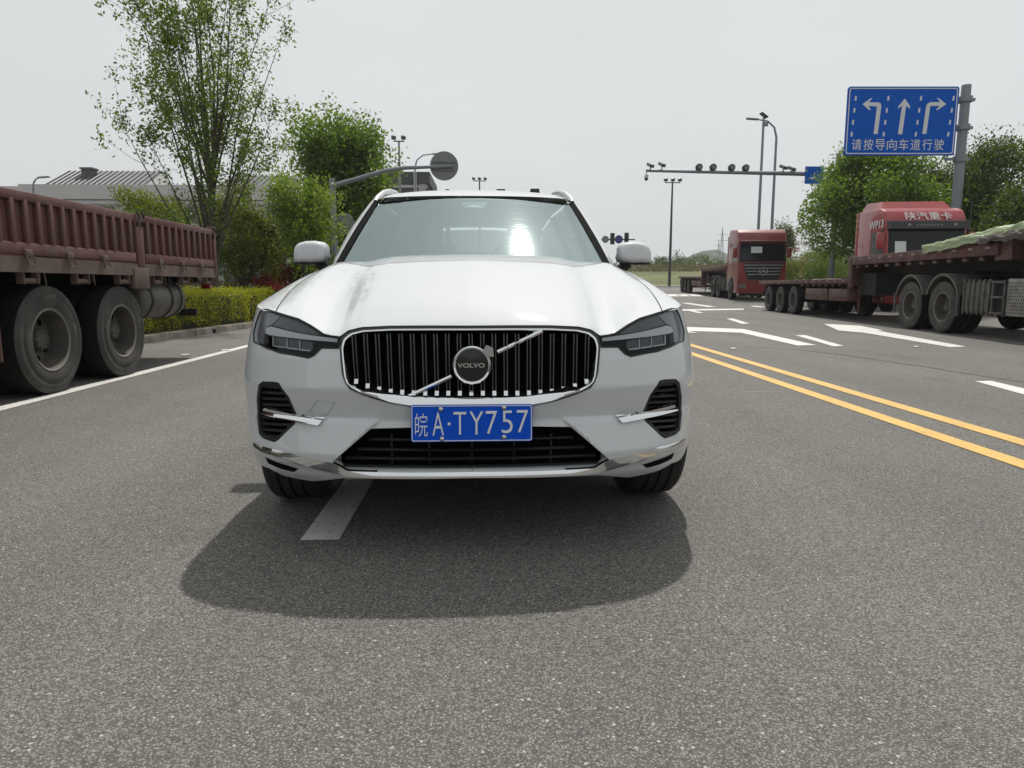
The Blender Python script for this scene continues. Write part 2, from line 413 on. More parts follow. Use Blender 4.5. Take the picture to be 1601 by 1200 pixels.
# the intake reaches the middle: route the outer loop around it
cl2 = []
cl2.append(np.array([0, intk[-1][1]])); 
lower = [np.array([0, bot[0][1]])]
body_loop = [np.array([0, bot[0][1]])] + cl[1:] + [np.array([0, intk[0][1]])] + intk[1:-1] + [np.array([0, intk[-1][1]])]
cr_ = [[(.31, z), (.675, z)] for z in (.536, .526, .516)] + [[(.56, z), (.70, z + .002)] for z in (.652, .645, .638)]
_dn = np.array([.175, .194]) / .261
cr_ += [[tuple(np.array([.337, .514]) + _dn * k), tuple(np.array([.50, .367]) + _dn * k)] for k in (-.010, 0.0, .010)]
V, Fl, N = patch(body_loop, [vent], step=.014, rim=.028, lines=cr_)
link('body', newmesh('body', V, Fl, white, normals=N), car)

# --- hood and front wings: one lofted surface, split at the shut line
HF = [(737, 508.5), (800, 508), (860, 508), (905, 510), (925, 514.8), (935, 522), (939, 524.5), (951, 523), (962, 520.3), (981, 507.3), (1000, 496.8), (1018, 491), (1036, 485.8)]
HB = Psurf(*np.array(szl(HF)).T); HB[0, 0] = 0; HA = HB[:, 0] / HB[-1, 0]
p2s = np.linspace(s_hl[0], s_at_y(1.36), 40)
def lerp(a, b, t): return a + (b - a) * t
def crease(a): return np.interp(a, [0, .35, .52, .60, .70, .80, .90, .97, 1.0, 1.3], [.016, .014, .010, .002, -.013, -.008, .006, .004, 0, 0])
def hoodpt(a, t):
    a1 = min(a, 1.0)
    b = np.array([np.interp(a1, HA, HB[:, k]) for k in range(3)])
    d = np.array([.79 * a1, 1.20 + .10 * a1 ** 2, 1.163 - .010 * a1 ** 2 - .048 * a1 ** 9])
    ex = lerp(1.75, 1.25, a1)
    nose = .045 * (1 - math.exp(-t / .035)) * (1 - t) * (1 - .5 * a1)
    g = 1 - (1 - t) ** ex
    x = lerp(b[0], d[0], t) + .030 * a1 ** 2 * math.sin(math.pi * min(1, t * 1.05)) * (1 - .3 * t)
    y = lerp(b[1], d[1], t)
    z = b[2] + (d[2] - b[2]) * (g * (1 - nose) + nose)
    fade = min(1, t / .16); fade = fade * fade * (3 - 2 * fade)
    ss = np.mean([crease(a + k) for k in (-.03, -.015, 0, .015, .03)]) if a < .97 else crease(a)
    z += ss * fade
    p = np.array([x, y, z])
    if a > 1:
        s = lerp(s_hl[0], s_at_y(1.36), t); q = Psurf(s, zE(s)); c = (a - 1) / .2
        # quarter turn from the hood edge down to the side
        k = math.sin(c * math.pi / 2); m_ = 1 - math.cos(c * math.pi / 2)
        p = np.array([lerp(p[0], q[0], k), lerp(p[1], q[1], c), lerp(p[2], q[2], m_)])
    return p
def gridmesh(name, fn, A, T, m, both=True, flip=False):
    V = np.array([[fn(a, t) for t in T] for a in A]); na, nt = len(A), len(T)
    Fc = [(i * nt + j, (i + 1) * nt + j, (i + 1) * nt + j + 1, i * nt + j + 1) for i in range(na - 1) for j in range(nt - 1)]
    if flip: Fc = [f[::-1] for f in Fc]
    V = V.reshape(-1, 3)
    if both:
        n = len(V); V = np.concatenate([V, V * [-1, 1, 1]]); Fc = Fc + [tuple(i + n for i in f[::-1]) for f in Fc]
    me = newmesh(name, V, Fc, m)
    bm = bmesh.new(); bm.from_mesh(me); bmesh.ops.remove_doubles(bm, verts=bm.verts[:], dist=1e-5); bm.to_mesh(me); bm.free()
    return me
TT = np.concatenate([np.linspace(0, .1, 12), np.linspace(.1, 1, 34)[1:]])
me = gridmesh('hood', hoodpt, np.concatenate([np.linspace(0, .55, 26), np.linspace(.55, .993, 46)[1:]]), TT, white)
# folded edge under the rear and front lip
link('hood', me, car)
for sd_ in (1, -1):
    fn = lambda a, t: hoodpt(a, t) * [sd_, 1, 1]
    link('front_wing', gridmesh('front_wing', fn, np.linspace(1.0, 1.2, 12), TT, white, both=False, flip=sd_ < 0), car)
    # black shut gap below the hood edge
    gb = MB(); path = [hoodpt(.9965, t) * [sd_, 1, 1] - [0, 0, .006] for t in TT]; gb.tube(path, .006, 6); gb.build('shut_gap', void, car)
# dark bay under the hood so no light leaks through gaps
bay = MB(); bay.box((0, .75, .60), (1.30, .95, .42)); bay.box((0, 2.5, .33), (1.40, 3.9, .12)); bay.box((0, .52, .345), (1.0, .78, .11)); bay.build('underbody', void, car, smooth=False)
# black band between hood edge and grille/lamps
ed = MB(); path = [np.array(p) + [0, .012, -.006] for p in HB]; path = [p * [-1, 1, 1] for p in path[::-1]][:-1] + path
ed.tube(path, .008, 8); ed.build('hood_seal', blackm, car)

# --- windscreen, pillars, roof
def wsc(u, t, off=0.):
    """u -1..1 across, t 0 bottom .. 1 top"""
    a = abs(u)
    b = np.array([.742 * u, 1.235 + .135 * a ** 2.2, 1.108 - .010 * a ** 2]); c = np.array([.615 * u, 1.995 + .105 * a ** 2.2, 1.5605 - .018 * a ** 2])
    p = lerp(b, c, t); k = .006 * math.sin(math.pi * t) * 1.0
    return p + np.array([0, -.5, .86]) * (k + off)
UU = np.linspace(-1, 1, 41); T2 = np.linspace(0, 1, 21)
link('windscreen', gridmesh('windscreen', lambda a, t: wsc(a, t), UU, T2, windm, both=False), car)
cm = MB(); 
cowl = gridmesh('cowl_panel', lambda u, t: np.array([.76 * u, lerp(1.15, 1.27 + .17 * abs(u) ** 2.2, t), lerp(1.10, 1.105, t) - .02 * abs(u)]), UU, [0, 1], blackm, both=False)
link('cowl_panel', cowl, car)
# black print round the glass
def frit(u0, u1, t0, t1): return gridmesh('glass_border', lambda a, t: wsc(a, t, .0015), np.linspace(u0, u1, 30), np.linspace(t0, t1, 16), blackg, both=False)
link('glass_border', gridmesh('glass_border', lambda a, t: wsc(a, t, -.003), UU, np.linspace(.985, 1.01, 3), blackm, both=False), car)
for sd_ in (1, -1):
    def pil(a, t, k0, k1):
        e = wsc(sd_, t); o = lerp(np.array([.815 * sd_, 1.50, 1.085]), np.array([.664 * sd_, 2.17, 1.553]), t) + np.array([0, -.25, .5]) * .03 * math.sin(math.pi * t)
        o = o + np.array([.010 * sd_, 0, 0]) * math.sin(math.pi * t)
        m_ = lerp(e, o, .35) + np.array([.006 * sd_, -.012, .012])
        k = lerp(k0, k1, a)
        return (1 - k) ** 2 * e + 2 * k * (1 - k) * m_ + k * k * o
    link('pillar_seal', gridmesh('pillar_seal', lambda a, t: pil(a, t, -.06, .50) + np.array([0, -.004, .006]), np.linspace(0, 1, 5), np.linspace(0, 1.04, 22), void, both=False, flip=sd_ < 0), car)
    link('windscreen_pillar', gridmesh('windscreen_pillar', lambda a, t: pil(a, t, .50, 1.0) + np.array([0, -.005, .008]), np.linspace(0, 1, 8), np.linspace(0, 1.06, 22), white, both=False, flip=sd_ < 0), car)
def roofpt(u, t):
    a = abs(u); y0 = 1.995 + .105 * a ** 2.2 + .012; y = lerp(y0, 4.30, t)
    zc = float(np.interp(y, [1.99, 2.10, 2.33, 2.6, 3.0, 3.5, 4.0, 4.3], [1.570, 1.610, 1.654, 1.684, 1.690, 1.675, 1.62, 1.565]))
    w = float(np.interp(y, [1.98, 2.3, 3.0, 4.3], [.645, .655, .66, .60]))
    return np.array([w * u, y, zc - .045 * a ** 2.5 - (.03 * max(0, a - .9) / .1)])
link('roof', gridmesh('roof', roofpt, np.linspace(-1, 1, 41), np.concatenate([np.linspace(0, .2, 14), np.linspace(.2, 1, 14)[1:]]), white, both=False), car)
for sd_ in (1, -1):
    rp = [(.632, 2.10, 1.550), (.628, 2.16, 1.578), (.606, 2.30, 1.628), (.590, 2.50, 1.664), (.585, 2.8, 1.692), (.582, 3.4, 1.692), (.575, 3.9, 1.645), (.57, 4.05, 1.60)]
    rl = MB(); rl.tube([(x * sd_, y, z) for x, y, z in _cr(np.array([(p[0], p[1]) for p in rp]), 1) * 0 + 0] if False else [(x * sd_, y, z) for x, y, z in rp], [.013, .017, .018, .018, .018, .018, .017, .012], 10)
    rl.build('roof_rail', mat('rail_silver', (.62, .63, .64), .28, .8), car, angle=80)
    # side glass and frame
    def sidept(a, t):
        y = lerp(1.45, 4.25, t); s = s_at_y(y); lo = Psurf(s, zE(s)); hi = np.array([float(np.interp(y, [1.45, 2.17, 3.0, 4.3], [.80, .662, .665, .60])), y, float(np.interp(y, [1.45, 2.17, 2.6, 3.4, 4.3], [1.10, 1.553, 1.60, 1.59, 1.50]))])
        return lerp(lo, hi, a) * [sd_, 1, 1]
    link('side_window', gridmesh('side_window', sidept, np.linspace(0, 1, 6), np.linspace(0, 1, 24), sideglass, both=False, flip=sd_ > 0), car)
link('rear_window', gridmesh('rear_window', lambda u, t: lerp(np.array([.60 * u, 4.30, 1.545 - .045 * abs(u) ** 2]), np.array([.80 * u, 4.60 - .14 * abs(u) ** 2, 1.07]), t), np.linspace(-1, 1, 15), np.linspace(0, 1, 6), sideglass, both=False), car)
# --- interior seen through the glass
db = MB(); db.box((0, 1.62, .93), (1.46, .50, .26), bev=.05); db.box((-.0, 1.78, 1.04), (.30, .03, .14)); db.build('dashboard', dashm, car)
for sx in (.36, -.36):
    st = MB(); st.box((sx, 2.62, 1.02), (.46, .16, .62), rx=R(-14), bev=.06); st.box((sx, 2.40, .72), (.48, .50, .16), bev=.05)
    so = st.build('seat', seatm, car); hr = MB(); hr.box((sx, 2.72, 1.40), (.25, .10, .18), bev=.04); hr.build('headrest', seatm, so)
rs = MB(); rs.box((0, 3.45, 1.0), (1.2, .15, .6), rx=R(-12), bev=.05); rs.build('rear_seat', seatm, car)
sw = MB(); sw.tube([(.36 + .185 * math.cos(t), 2.05 + .06 * math.sin(t), 1.02 + .175 * math.sin(t)) for t in np.linspace(0, 2 * math.pi, 28)], .016, 8, cap=False); sw.box((.36, 2.04, 1.02), (.16, .05, .12), bev=.02); sw.box((.36, 2.05, 1.02), (.34, .02, .03))
sw.build('steering_wheel', dashm, car)
hd = MB(); hd.box((0, 3.0, 1.545), (1.05, 1.6, .02)); hd.build('headliner', mat('headliner', (.35, .34, .33), .9), car)
# camera housing behind the top of the glass, with its pale wedge
def wtri(us, ts, off, name, m):
    V = [wsc(u, t, off) for u, t in zip(us, ts)]; return link(name, newmesh(name, V, [tuple(range(len(V)))], m, smooth=False), car)
wtri([-.155, .155, .105, .085, -.085, -.105], [.99, .99, .90, .855, .855, .90], -.012, 'sensor_housing', mat('sensor_grey', (.10, .105, .11), .6))
wtri([-.075, .075, .03, -.03], [.865, .865, .905, .905], -.008, 'sensor_window', mat('sensor_pale', (.42, .46, .46), .4))

# --- grille
gr = thing('grille', None, None); gr.parent = car
cav = [np.array(p) for p in g_out]
V, Fl, N = patch([(p[0], p[1]) for p in g_out], step=.03, depth=.075); link('grille_back', newmesh('grille_back', V, Fl, void, normals=N), gr)
# side wall of the cavity and the chrome frame (outer -> ridge -> inner -> inside)
def resn(P, n):
    P = np.array(P); d = np.concatenate([[0], np.cumsum(np.linalg.norm(np.diff(P, axis=0), axis=1))]); t = np.linspace(0, d[-1], n)
    return np.stack([np.interp(t, d, P[:, k]) for k in range(P.shape[1])], 1)
NF = 110
# pair points by index-proportional resampling of matched outlines
def pairres(P, Q, n):
    P = np.array(P); Q = np.array(Q); m = (P + Q) / 2; d = np.concatenate([[0], np.cumsum(np.linalg.norm(np.diff(m, axis=0), axis=1))]); t = np.linspace(0, d[-1], n)
    f = lambda A: np.stack([np.interp(t, d, A[:, k]) for k in range(2)], 1)
    return f(P), f(Q)
po, pi_ = pairres(g_out, g_in, NF)
fb = np.interp(np.linspace(0, 1, NF), [0, .42, .55, .68, .74, 1], [.52, .52, .50, .42, .20, .18])[:, None]
pm_ = po * (1 - fb) + pi_ * fb
rows = [(po, 0, .020), (po, 0, .004), (pm_, 0, .006), (pm_, 0, -.006), (.75 * pm_ + .25 * pi_, 0, -.011), (.3 * pm_ + .7 * pi_, 0, np.interp(np.linspace(0, 1, NF), [0, .70, .76, 1], [-.009, -.009, .0, .0])), (pi_, 0, np.interp(np.linspace(0, 1, NF), [0, .70, .76, 1], [.002, .002, .016, .016])), (pi_, 0, .06)]
def looprows(rows):
    A = []
    for q, _, dep in rows:
        A.append(Psurf(q[:, 0], q[:, 1]) - Pnorm(q[:, 0], q[:, 1]) * (dep if np.isscalar(dep) else dep[:, None]))
    A = np.array(A); return A
A = looprows(rows); nr_, nc_ = A.shape[:2]
A2 = np.concatenate([A, (A * [-1, 1, 1])[:, ::-1]], 1); nc2 = A2.shape[1]; V = A2.reshape(-1, 3)
Fc = []; ml = []
for i in range(nr_ - 1):
    for j in range(nc2):
        k = (j + 1) % nc2; Fc.append((i * nc2 + j, i * nc2 + k, (i + 1) * nc2 + k, (i + 1) * nc2 + j)); ml.append(1 if i in (0, 1, 2, 6) else 0)
me = newmesh('grille_frame', V, Fc, [chrome, blackg], ml)
bm = bmesh.new(); bm.from_mesh(me); bmesh.ops.remove_doubles(bm, verts=bm.verts[:], dist=1e-5); bmesh.ops.recalc_face_normals(bm, faces=bm.faces[:]); bm.to_mesh(me); bm.free(); me.set_sharp_from_angle(angle=R(50))
link('grille_frame', me, gr)
# vertical slats
def car_at(px, py, yc):
    d = ray(px, py) @ _cm; c = (_C - CAR_O) @ _cm; return c + d * ((yc - c[1]) / d[1])
gin_px = np.array(GR_IN)
slat_bot = [597, 604, 609, 612.5, 614, 615, 615.5, 615.5, 615.5, 615.5, 615.5]
for i in range(21):
    k = i - 10; kk = abs(k); xt = 735.5 + k * 18.30; xb = 737 + k * 17.95; yt = 521.5; yb = slat_bot[10 - kk]
    s_ = sz(737 + abs(xt - 735.5), 560)[0]; y0 = float(Psurf(s_, .70)[1])
    pt = car_at(xt, yt, y0 + .035); pb = car_at(xb, yb, y0 + .030)
    pm = car_at(lerp(xt, xb, .2), yt + 15, y0 + .022); n = 5
    path = [pt, pm, lerp(pm, pb, .5) + [0, -.002, 0], pb + [0, .0, .012]]
    prof = [(-.0078, .030), (-.0076, .002), (-.0060, -.0015), (-.0044, .003), (.0044, .003), (.0060, -.0015), (.0076, .002), (.0078, .030)]
    sl = MB(); V = [(p[0] + a, p[1] + b, p[2]) for p in path for a, b in prof]; npf = len(prof)
    for r_ in range(len(path) - 1):
        for j in range(npf - 1):
            sl.add([V[r_ * npf + j], V[r_ * npf + j + 1], V[(r_ + 1) * npf + j + 1], V[(r_ + 1) * npf + j]], [(0, 1, 2, 3)], 0 if j in (1, 2, 4, 5) else 1)
    so = sl.build('slat', [mat('slat_satin', (.42, .42, .42), .38, .55), void], gr, smooth=False, fix=False)
    cp = MB(); a = pb + [0, -.003, .012]; b_ = pb + [0, -.014, -.004]
    cp.add([a + [-.007, 0, 0], a + [.007, 0, 0], b_ + [.007, 0, 0], b_ + [-.007, 0, 0], b_ + [-.007, .02, 0], b_ + [.007, .02, 0]], [(0, 3, 2, 1), (3, 4, 5, 2)])
    cp.build('slat_tip', chrome, so, smooth=False, fix=False)
# fine mesh bars behind
for j in range(9):
    z = .60 + j * .027; hb = MB(); hb.box((0, .085 + .02, z), (.80, .006, .006)); hb.build('mesh_bar', mat('mesh_dark', (.006, .006, .006), .8, spec=.1), gr, smooth=False)
# diagonal bar, ring badge
yb_ = .03
d0 = car_at(628, 624.5, .035); d1 = car_at(706, 588, yb_); d2 = car_at(778, 550, yb_); d3 = car_at(848, 517, .05)
for a, b in ((d0, d1), (d2, d3)):
    dg = MB()
    a = np.array(a); b = np.array(b); dr = (b - a) / np.linalg.norm(b - a); nrm = np.array([-dr[2], 0, dr[0]]); w = .0095
    pr = [(-w, .010), (-w * .7, -.002), (0, -.006), (w * .7, -.002), (w, .010)]
    for q in range(4):
        p, r_ = pr[q], pr[q + 1]; dg.add([a + nrm * p[0] + [0, p[1], 0], b + nrm * p[0] + [0, p[1], 0], b + nrm * r_[0] + [0, r_[1], 0], a + nrm * r_[0] + [0, r_[1], 0]], [(0, 1, 2, 3)])
    for e in (a, b): dg.add([e + nrm * p + [0, q, 0] for p, q in pr], [(0, 1, 2, 3, 4)])
    dg.build('diagonal_bar', chrome, gr, angle=20)
ec = car_at(738, 570.5, .022); em = thing('badge', None, None); em.parent = gr; em.location = tuple(ec)
rb = MB(); rb.lathe([(.03, .071), (.0, .0725), (-.012, .070), (-.016, .066), (-.012, .0595), (-.004, .057), (.01, .057)], (0, 0, 0), 'Y', 56); rb.build('badge_ring', chrome, em, angle=60)
dk = MB(); dk.lathe([(-.001, .0585), (-.003, .03), (-.004, .0001)], (0, 0, 0), 'Y', 48); dk.build('badge_disc', blackg, em)
tx = textmesh('badge_lettering', 'VOLVO', .098, .0165, [chrome], .003, .012); o = link('badge_lettering', tx, em); o.location = (-.003, -.0095, 0)
ar = MB(); an = R(40)
def rot2(x, z): return (x * math.cos(an) - z * math.sin(an), z * math.cos(an) + x * math.sin(an))
tri = [rot2(*p) for p in [(.060, -.012), (.082, -.026), (.100, .0), (.088, .024), (.060, .012)]]
ar.prism(tri, -.016, .01, 'XZ'); 
ar.build('badge_arrow', dchrome, em, smooth=False)

# --- number plate
pl = thing('number_plate', None, None); pl.parent = car; pl.location = (0.002, .0, .523); pl.rotation_euler = (R(-3), 0, 0)
pb_ = MB()
def rrect(w, h, r, n=5):
    out = []
    for cx, cz, a0 in ((w / 2 - r, h / 2 - r, 0), (-w / 2 + r, h / 2 - r, 90), (-w / 2 + r, -h / 2 + r, 180), (w / 2 - r, -h / 2 + r, 270)):
        for k in range(n): t = R(a0 + 90 * k / (n - 1)); out.append((cx + r * math.cos(t), cz + r * math.sin(t)))
    return out
pb_.prism(rrect(.442, .136, .008), -.004, .004, 'XZ'); pb_.build('plate_panel', blue, pl, smooth=False)
rim = MB(); a, b = rrect(.436, .130, .007), rrect(.4305, .1245, .006); n = len(a)
rim.add([(x, -.0065, z) for x, z in a] + [(x, -.0065, z) for x, z in b] + [(x, -.003, z) for x, z in a] + [(x, -.003, z) for x, z in b], [(i, (i + 1) % n, (i + 1) % n + n, i + n) for i in range(n)] + [(i, (i + 1) % n, (i + 1) % n + 2 * n, i + 2 * n) for i in range(n)] + [(i + n, (i + 1) % n + n, (i + 1) % n + 3 * n, i + 3 * n) for i in range(n)])
rim.build('plate_border', platew, pl, smooth=False)
def plx(X): return (X - 806.5) / 1601 * 450 / 432.0         # zoomed crop pixels to metres on the plate
for ch, x0, x1, z0, z1, off in (('皖', 490, 560, 520, 650, .0), ('A', 587, 650, 515, 645, .0), ('·', 671, 688, 572, 589, .02), ('T', 705, 775, 514, 642, .0), ('Y', 794, 870, 512, 642, .0), ('7', 884, 948, 510, 640, .0), ('5', 973, 1035, 508, 636, .0), ('7', 1058, 1122, 506, 634, .0)):
    w_ = plx(x1) - plx(x0); h_ = (z1 - z0) * .281 / 432.0
    o = link('plate_character', textmesh('plate_character', ch, w_, h_, [platew], .003, off - .008), pl); o.location = ((plx(x0) + plx(x1)) / 2, -.0068, -((z0 + z1) / 2 - 578) * .281 / 432.0)
for X, Z in ((634, 498), (986, 492), (639, 665), (986, 658)):
    bt = MB(); bt.lathe([(-.004, .0085), (-.009, .0085), (-.012, .005), (-.0125, .0001)], (plx(X), 0, -(Z - 578) * .281 / 432.0), 'Y', 12); bt.build('plate_bolt', dchrome, pl)
bk = MB(); bk.box((0, .02, .523), (.40, .035, .12)); bk.build('plate_holder', blackm, car, smooth=False)

# --- lower intake
li = thing('lower_intake', None, None); li.parent = car
ip = [(0, intk[0][1])] + [(p[0], p[1]) for p in intk[1:-1]] + [(0, intk[-1][1])]
V, Fl, N = patch(ip, step=.03, depth=.085); link('intake_back', newmesh('intake_back', V, Fl, void, normals=N), li)
for zz, xm in ((.452, .385), (.416, .43), (.383, .475), (.352, .49)):
    sx = [s for s in np.linspace(0, xm, 14)]; V = []; Fc = []
    for s in sx:
        p = Psurf(s, zz); V += [p + [0, .02, .005], p + [0, .012, 0], p + [0, .02, -.005], p + [0, .06, 0]]
    nn = len(sx); Fc = [(i * 4 + j, (i + 1) * 4 + j, (i + 1) * 4 + (j + 1) % 4, i * 4 + (j + 1) % 4) for i in range(nn - 1) for j in range(4)]
    V = np.array(V); V = np.concatenate([V, V * [-1, 1, 1]]); Fc = Fc + [tuple(k + nn * 4 for k in f) for f in Fc]
    link('intake_bar', newmesh('intake_bar', V, Fc, blackm, smooth=False), li)
for xx in (-.30, -.16, 0.0, .16, .30):
    vb = MB(); vb.box((xx, .085, .40), (.008, .02, .13)); vb.build('intake_rib', blackm, li, smooth=False)

# --- chrome strip along the bumper and the lip below it
CS_T = [(737, 737), (850, 735.5), (930, 731.5), (953, 718), (990, 709.5), (1030, 698), (1071, 684.5)]
CS_B = [(737, 743), (850, 741.5), (930, 737.5), (956, 732), (990, 721.5), (1030, 708), (1071, 692.5)]
ct, cb = pairres(szl(CS_T), szl(CS_B), 60); ct[0, 0] = 0; cb[0, 0] = 0
kf = np.interp(np.linspace(0, 1, 60), [0, .40, .55, 1], [1, 1, .7, .5])
rows = [(ct, 0, .01), (ct, 0, -.001), (.5 * ct + .5 * cb, 0, -.011 * kf), (.18 * ct + .82 * cb, 0, -.016 * kf), (cb, 0, -.010 * kf), (cb, 0, .01)]
A = looprows(rows); V = np.concatenate([A, A * [-1, 1, 1]], 0).reshape(-1, 3); nr_, nc_ = A.shape[:2]
Fc = [(i * nc_ + j, i * nc_ + j + 1, (i + 1) * nc_ + j + 1, (i + 1) * nc_ + j) for i in range(nr_ - 1) for j in range(nc_ - 1)]
Fc = [f[::-1] for f in Fc] + [tuple(k + nr_ * nc_ for k in f) for f in Fc]
me = newmesh('bumper_strip', V, Fc, chrome); me.set_sharp_from_angle(angle=R(40)); link('bumper_strip', me, car)

# --- side vents, lamps, slits on both sides
for sd_ in (1, -1):
    v = thing('side_vent', None, None); v.parent = car
    V, Fl, N = patch(vent, step=.02, depth=.045, half=False, side=sd_); link('vent_back', newmesh('vent_back', V, Fl, void, normals=N), v)
    vv = np.array(vent); cz = vv.mean(0)
    ring_o = [cz + (p - cz) * 1.0 for p in vv]; ring_i = [cz + (p - cz) * .86 for p in vv]
    V, Fl, N = patch(ring_o, [ring_i], step=.02, depth=.004, rim=.035, half=False, side=sd_); link('vent_frame', newmesh('vent_frame', V, Fl, blackm, normals=N), v)
    for k in range(9):
        y = 602 + k * 9.2
        xl = float(np.interp(y, [594, 617, 641, 649, 658, 682], [1031, 1016, 1006, 1005, 1008, 1034])) + 3
        V, Fl, N = patch(szl([(xl, y), (1062, y - 3), (1062, y + .5), (xl, y + 3.5)]), step=.03, depth=.012, rim=.02, half=False, side=sd_)
        link('vent_slat', newmesh('vent_slat', V, Fl, blackm, normals=N), v)
    for poly in ([(961, 650.5), (1005, 641.5), (1051, 631), (1053, 634.5), (1006, 646), (963.5, 653.5)], [(965, 655), (1006, 648.5), (1055, 639), (1057.5, 643), (1007, 653.8), (971.5, 660.8)]):
        V, Fl, N = patch(szl(poly), step=.02, depth=-.012, rim=.016, half=False, side=sd_); link('vent_blade', newmesh('vent_blade', V, Fl, chrome, normals=N), v)
    V, Fl, N = patch(slit, step=.02, depth=-.0015, half=False, side=sd_); link('bumper_slit', newmesh('bumper_slit', V, Fl, void, normals=N), car)
    h_ = thing('headlight', None, None); h_.parent = car
    V, Fl, N = patch(hl, step=.02, depth=-.001, half=False, side=sd_); link('lens', newmesh('lens', V, Fl, lensm, normals=N), h_)
    V, Fl, N = patch(hl, step=.02, depth=.055, half=False, side=sd_); link('lamp_housing', newmesh('lamp_housing', V, Fl, void, normals=N), h_)
    def hp(name, m, poly, dep, rim=.0):
        V, Fl, N = patch(szl(poly), step=.015, depth=dep, rim=rim, half=False, side=sd_); return link(name, newmesh(name, V, Fl, m, normals=N), h_)
    hs_ = resample([Psurf(*q) + Pnorm(*q) * .001 for q in hl], .02); sl_ = MB(); sl_.tube([tuple(p * [sd_, 1, 1]) for p in hs_] + [tuple(hs_[0] * [sd_, 1, 1])], .0032, 6); sl_.build('lamp_seal', blackm, h_)
    hp('brow_panel', smoke, [(955, 522), (966, 518.5), (983, 508), (1001, 499), (1030, 490.5), (1036, 497), (1044, 505), (1000, 517)], .012, .02)
    hp('clear_corner', mat('lamp_clear', (.13, .136, .145), .25, 0, .6), [(1031, 490.2), (1053, 483.5), (1060, 490), (1064.5, 503), (1067.5, 517), (1066.5, 531), (1058, 535.5), (1056, 520), (1053, 508), (1045, 504.5), (1037, 497)], .010, .02)
    hp('day_light', drlm, [(943, 527), (1000, 518.6), (1044, 507.5), (1052, 510), (1054, 518), (1048, 520.5), (1000, 527), (943, 532.5)], .006, .02)
    cell = mat('lamp_cell', (.010, .0105, .011), .2, 0, .3); edge = mat('lamp_edge', (.42, .43, .44), .3, .3)
    for x0, x1, t0, t1, b0, b1 in ((984, 1004, 530.5, 528, 545.5, 543.5), (1006, 1024, 527.5, 525, 543, 540.5), (1026, 1046, 524.5, 521.5, 540, 537)):
        hp('reflector_cell', cell, [(x0, t0), (x1, t1), (x1, b1), (x0, b0)], .022, .015)
        hp('cell_edge', edge, [(x0, b0 - 1.6), (x1, b1 - 1.6), (x1, b1), (x0, b0)], .018, .006)
        hp('cell_edge', edge, [(x1 - 1.2, t1), (x1, t1), (x1, b1), (x1 - 1.2, b1)], .017, .006)
    hp('lamp_bezel', void, [(943, 533.5), (978, 530), (983, 529.5), (976, 540), (990, 548.5), (1046, 539), (1064, 532.5), (1050, 540), (1028, 547.5), (987, 555.5), (978, 551.5), (967, 540.5), (943, 541)], .008, .03)
# tow-eye cover (only on the photo's left): thin groove line
tw = szl([(2 * 737 - 488, 639), (2 * 737 - 500.6, 623), (2 * 737 - 527.5, 626), (2 * 737 - 514.6, 645)])
tp = resample([Psurf(*q) * [-1, 1, 1] + Pnorm(*q) * [-1, 1, 1] * -.0005 for q in tw], .01)
tb = MB(); tb.tube([tuple(p) for p in tp] + [tuple(tp[0])], .0012, 5); tb.build('tow_eye_cover', mat('seam_grey', (.12, .12, .12), .7), car)

# --- door mirrors
for sd_ in (1, -1):
    mr_ = thing('door_mirror', None, None); mr_.parent = car; mr_.location = (.952 * sd_, 1.70, 1.212)
    OUT = np.array([(-.098, -.050), (-.098, .0), (-.090, .044), (-.055, .061), (0, .065), (.045, .059), (.080, .042), (.096, .012), (.100, -.030), (.097, -.055), (.05, -.060), (-.06, -.060)])
    OUT = _cr(np.vstack([OUT, OUT[:1]]), 4)[:-1] if False else OUT
    secs = [(-.078, .50, -.004), (-.070, .78, -.003), (-.05, .91, -.001), (-.015, .98, 0), (.03, 1.0, 0), (.045, .97, 0)]
    n = len(OUT); V = [(p[0] * k * sd_, y, p[1] * k + dz) for y, k, dz in secs for p in OUT]
    Fc = [(i * n + j, i * n + (j + 1) % n, (i + 1) * n + (j + 1) % n, (i + 1) * n + j) for i in range(len(secs) - 1) for j in range(n)] + [tuple(range(n))]
    me = newmesh('mirror_cap', V, Fc, white); bm = bmesh.new(); bm.from_mesh(me); bmesh.ops.recalc_face_normals(bm, faces=bm.faces[:]); bmesh.ops.subdivide_edges(bm, edges=bm.edges[:], cuts=1, smooth=.8, use_grid_fill=True); bm.to_mesh(me); bm.free(); me.set_sharp_from_angle(angle=R(55))
    me.polygons.foreach_set('use_smooth', np.full(len(me.polygons), True)); link('mirror_cap', me, mr_)
    g_ = MB(); g_.prism([(p[0] * .93 * sd_, p[1] * .93) for p in OUT], .040, .046, 'XZ'); g_.build('mirror_glass', chrome, mr_, smooth=False)
    b_ = MB(); b_.box((.005 * sd_, .0, -.062), (.17, .085, .016), bev=.006); b_.tube([(-.03 * sd_, .0, -.06), (-.075 * sd_, .01, -.10), (-.15 * sd_, .04, -.13)], [.030, .028, .035], 10); b_.build('mirror_base', blackm, mr_)
    sm_ = MB(); sm_.tube([(p[0] * sd_, p[1], -.012) for p in [(-.088, -.045), (-.07, -.068), (-.02, -.0745), (.05, -.066), (.085, -.045), (.098, .0)]], .0012, 5); sm_.build('mirror_seam', mat('seam_grey', (.12, .12, .12), .7), mr_)

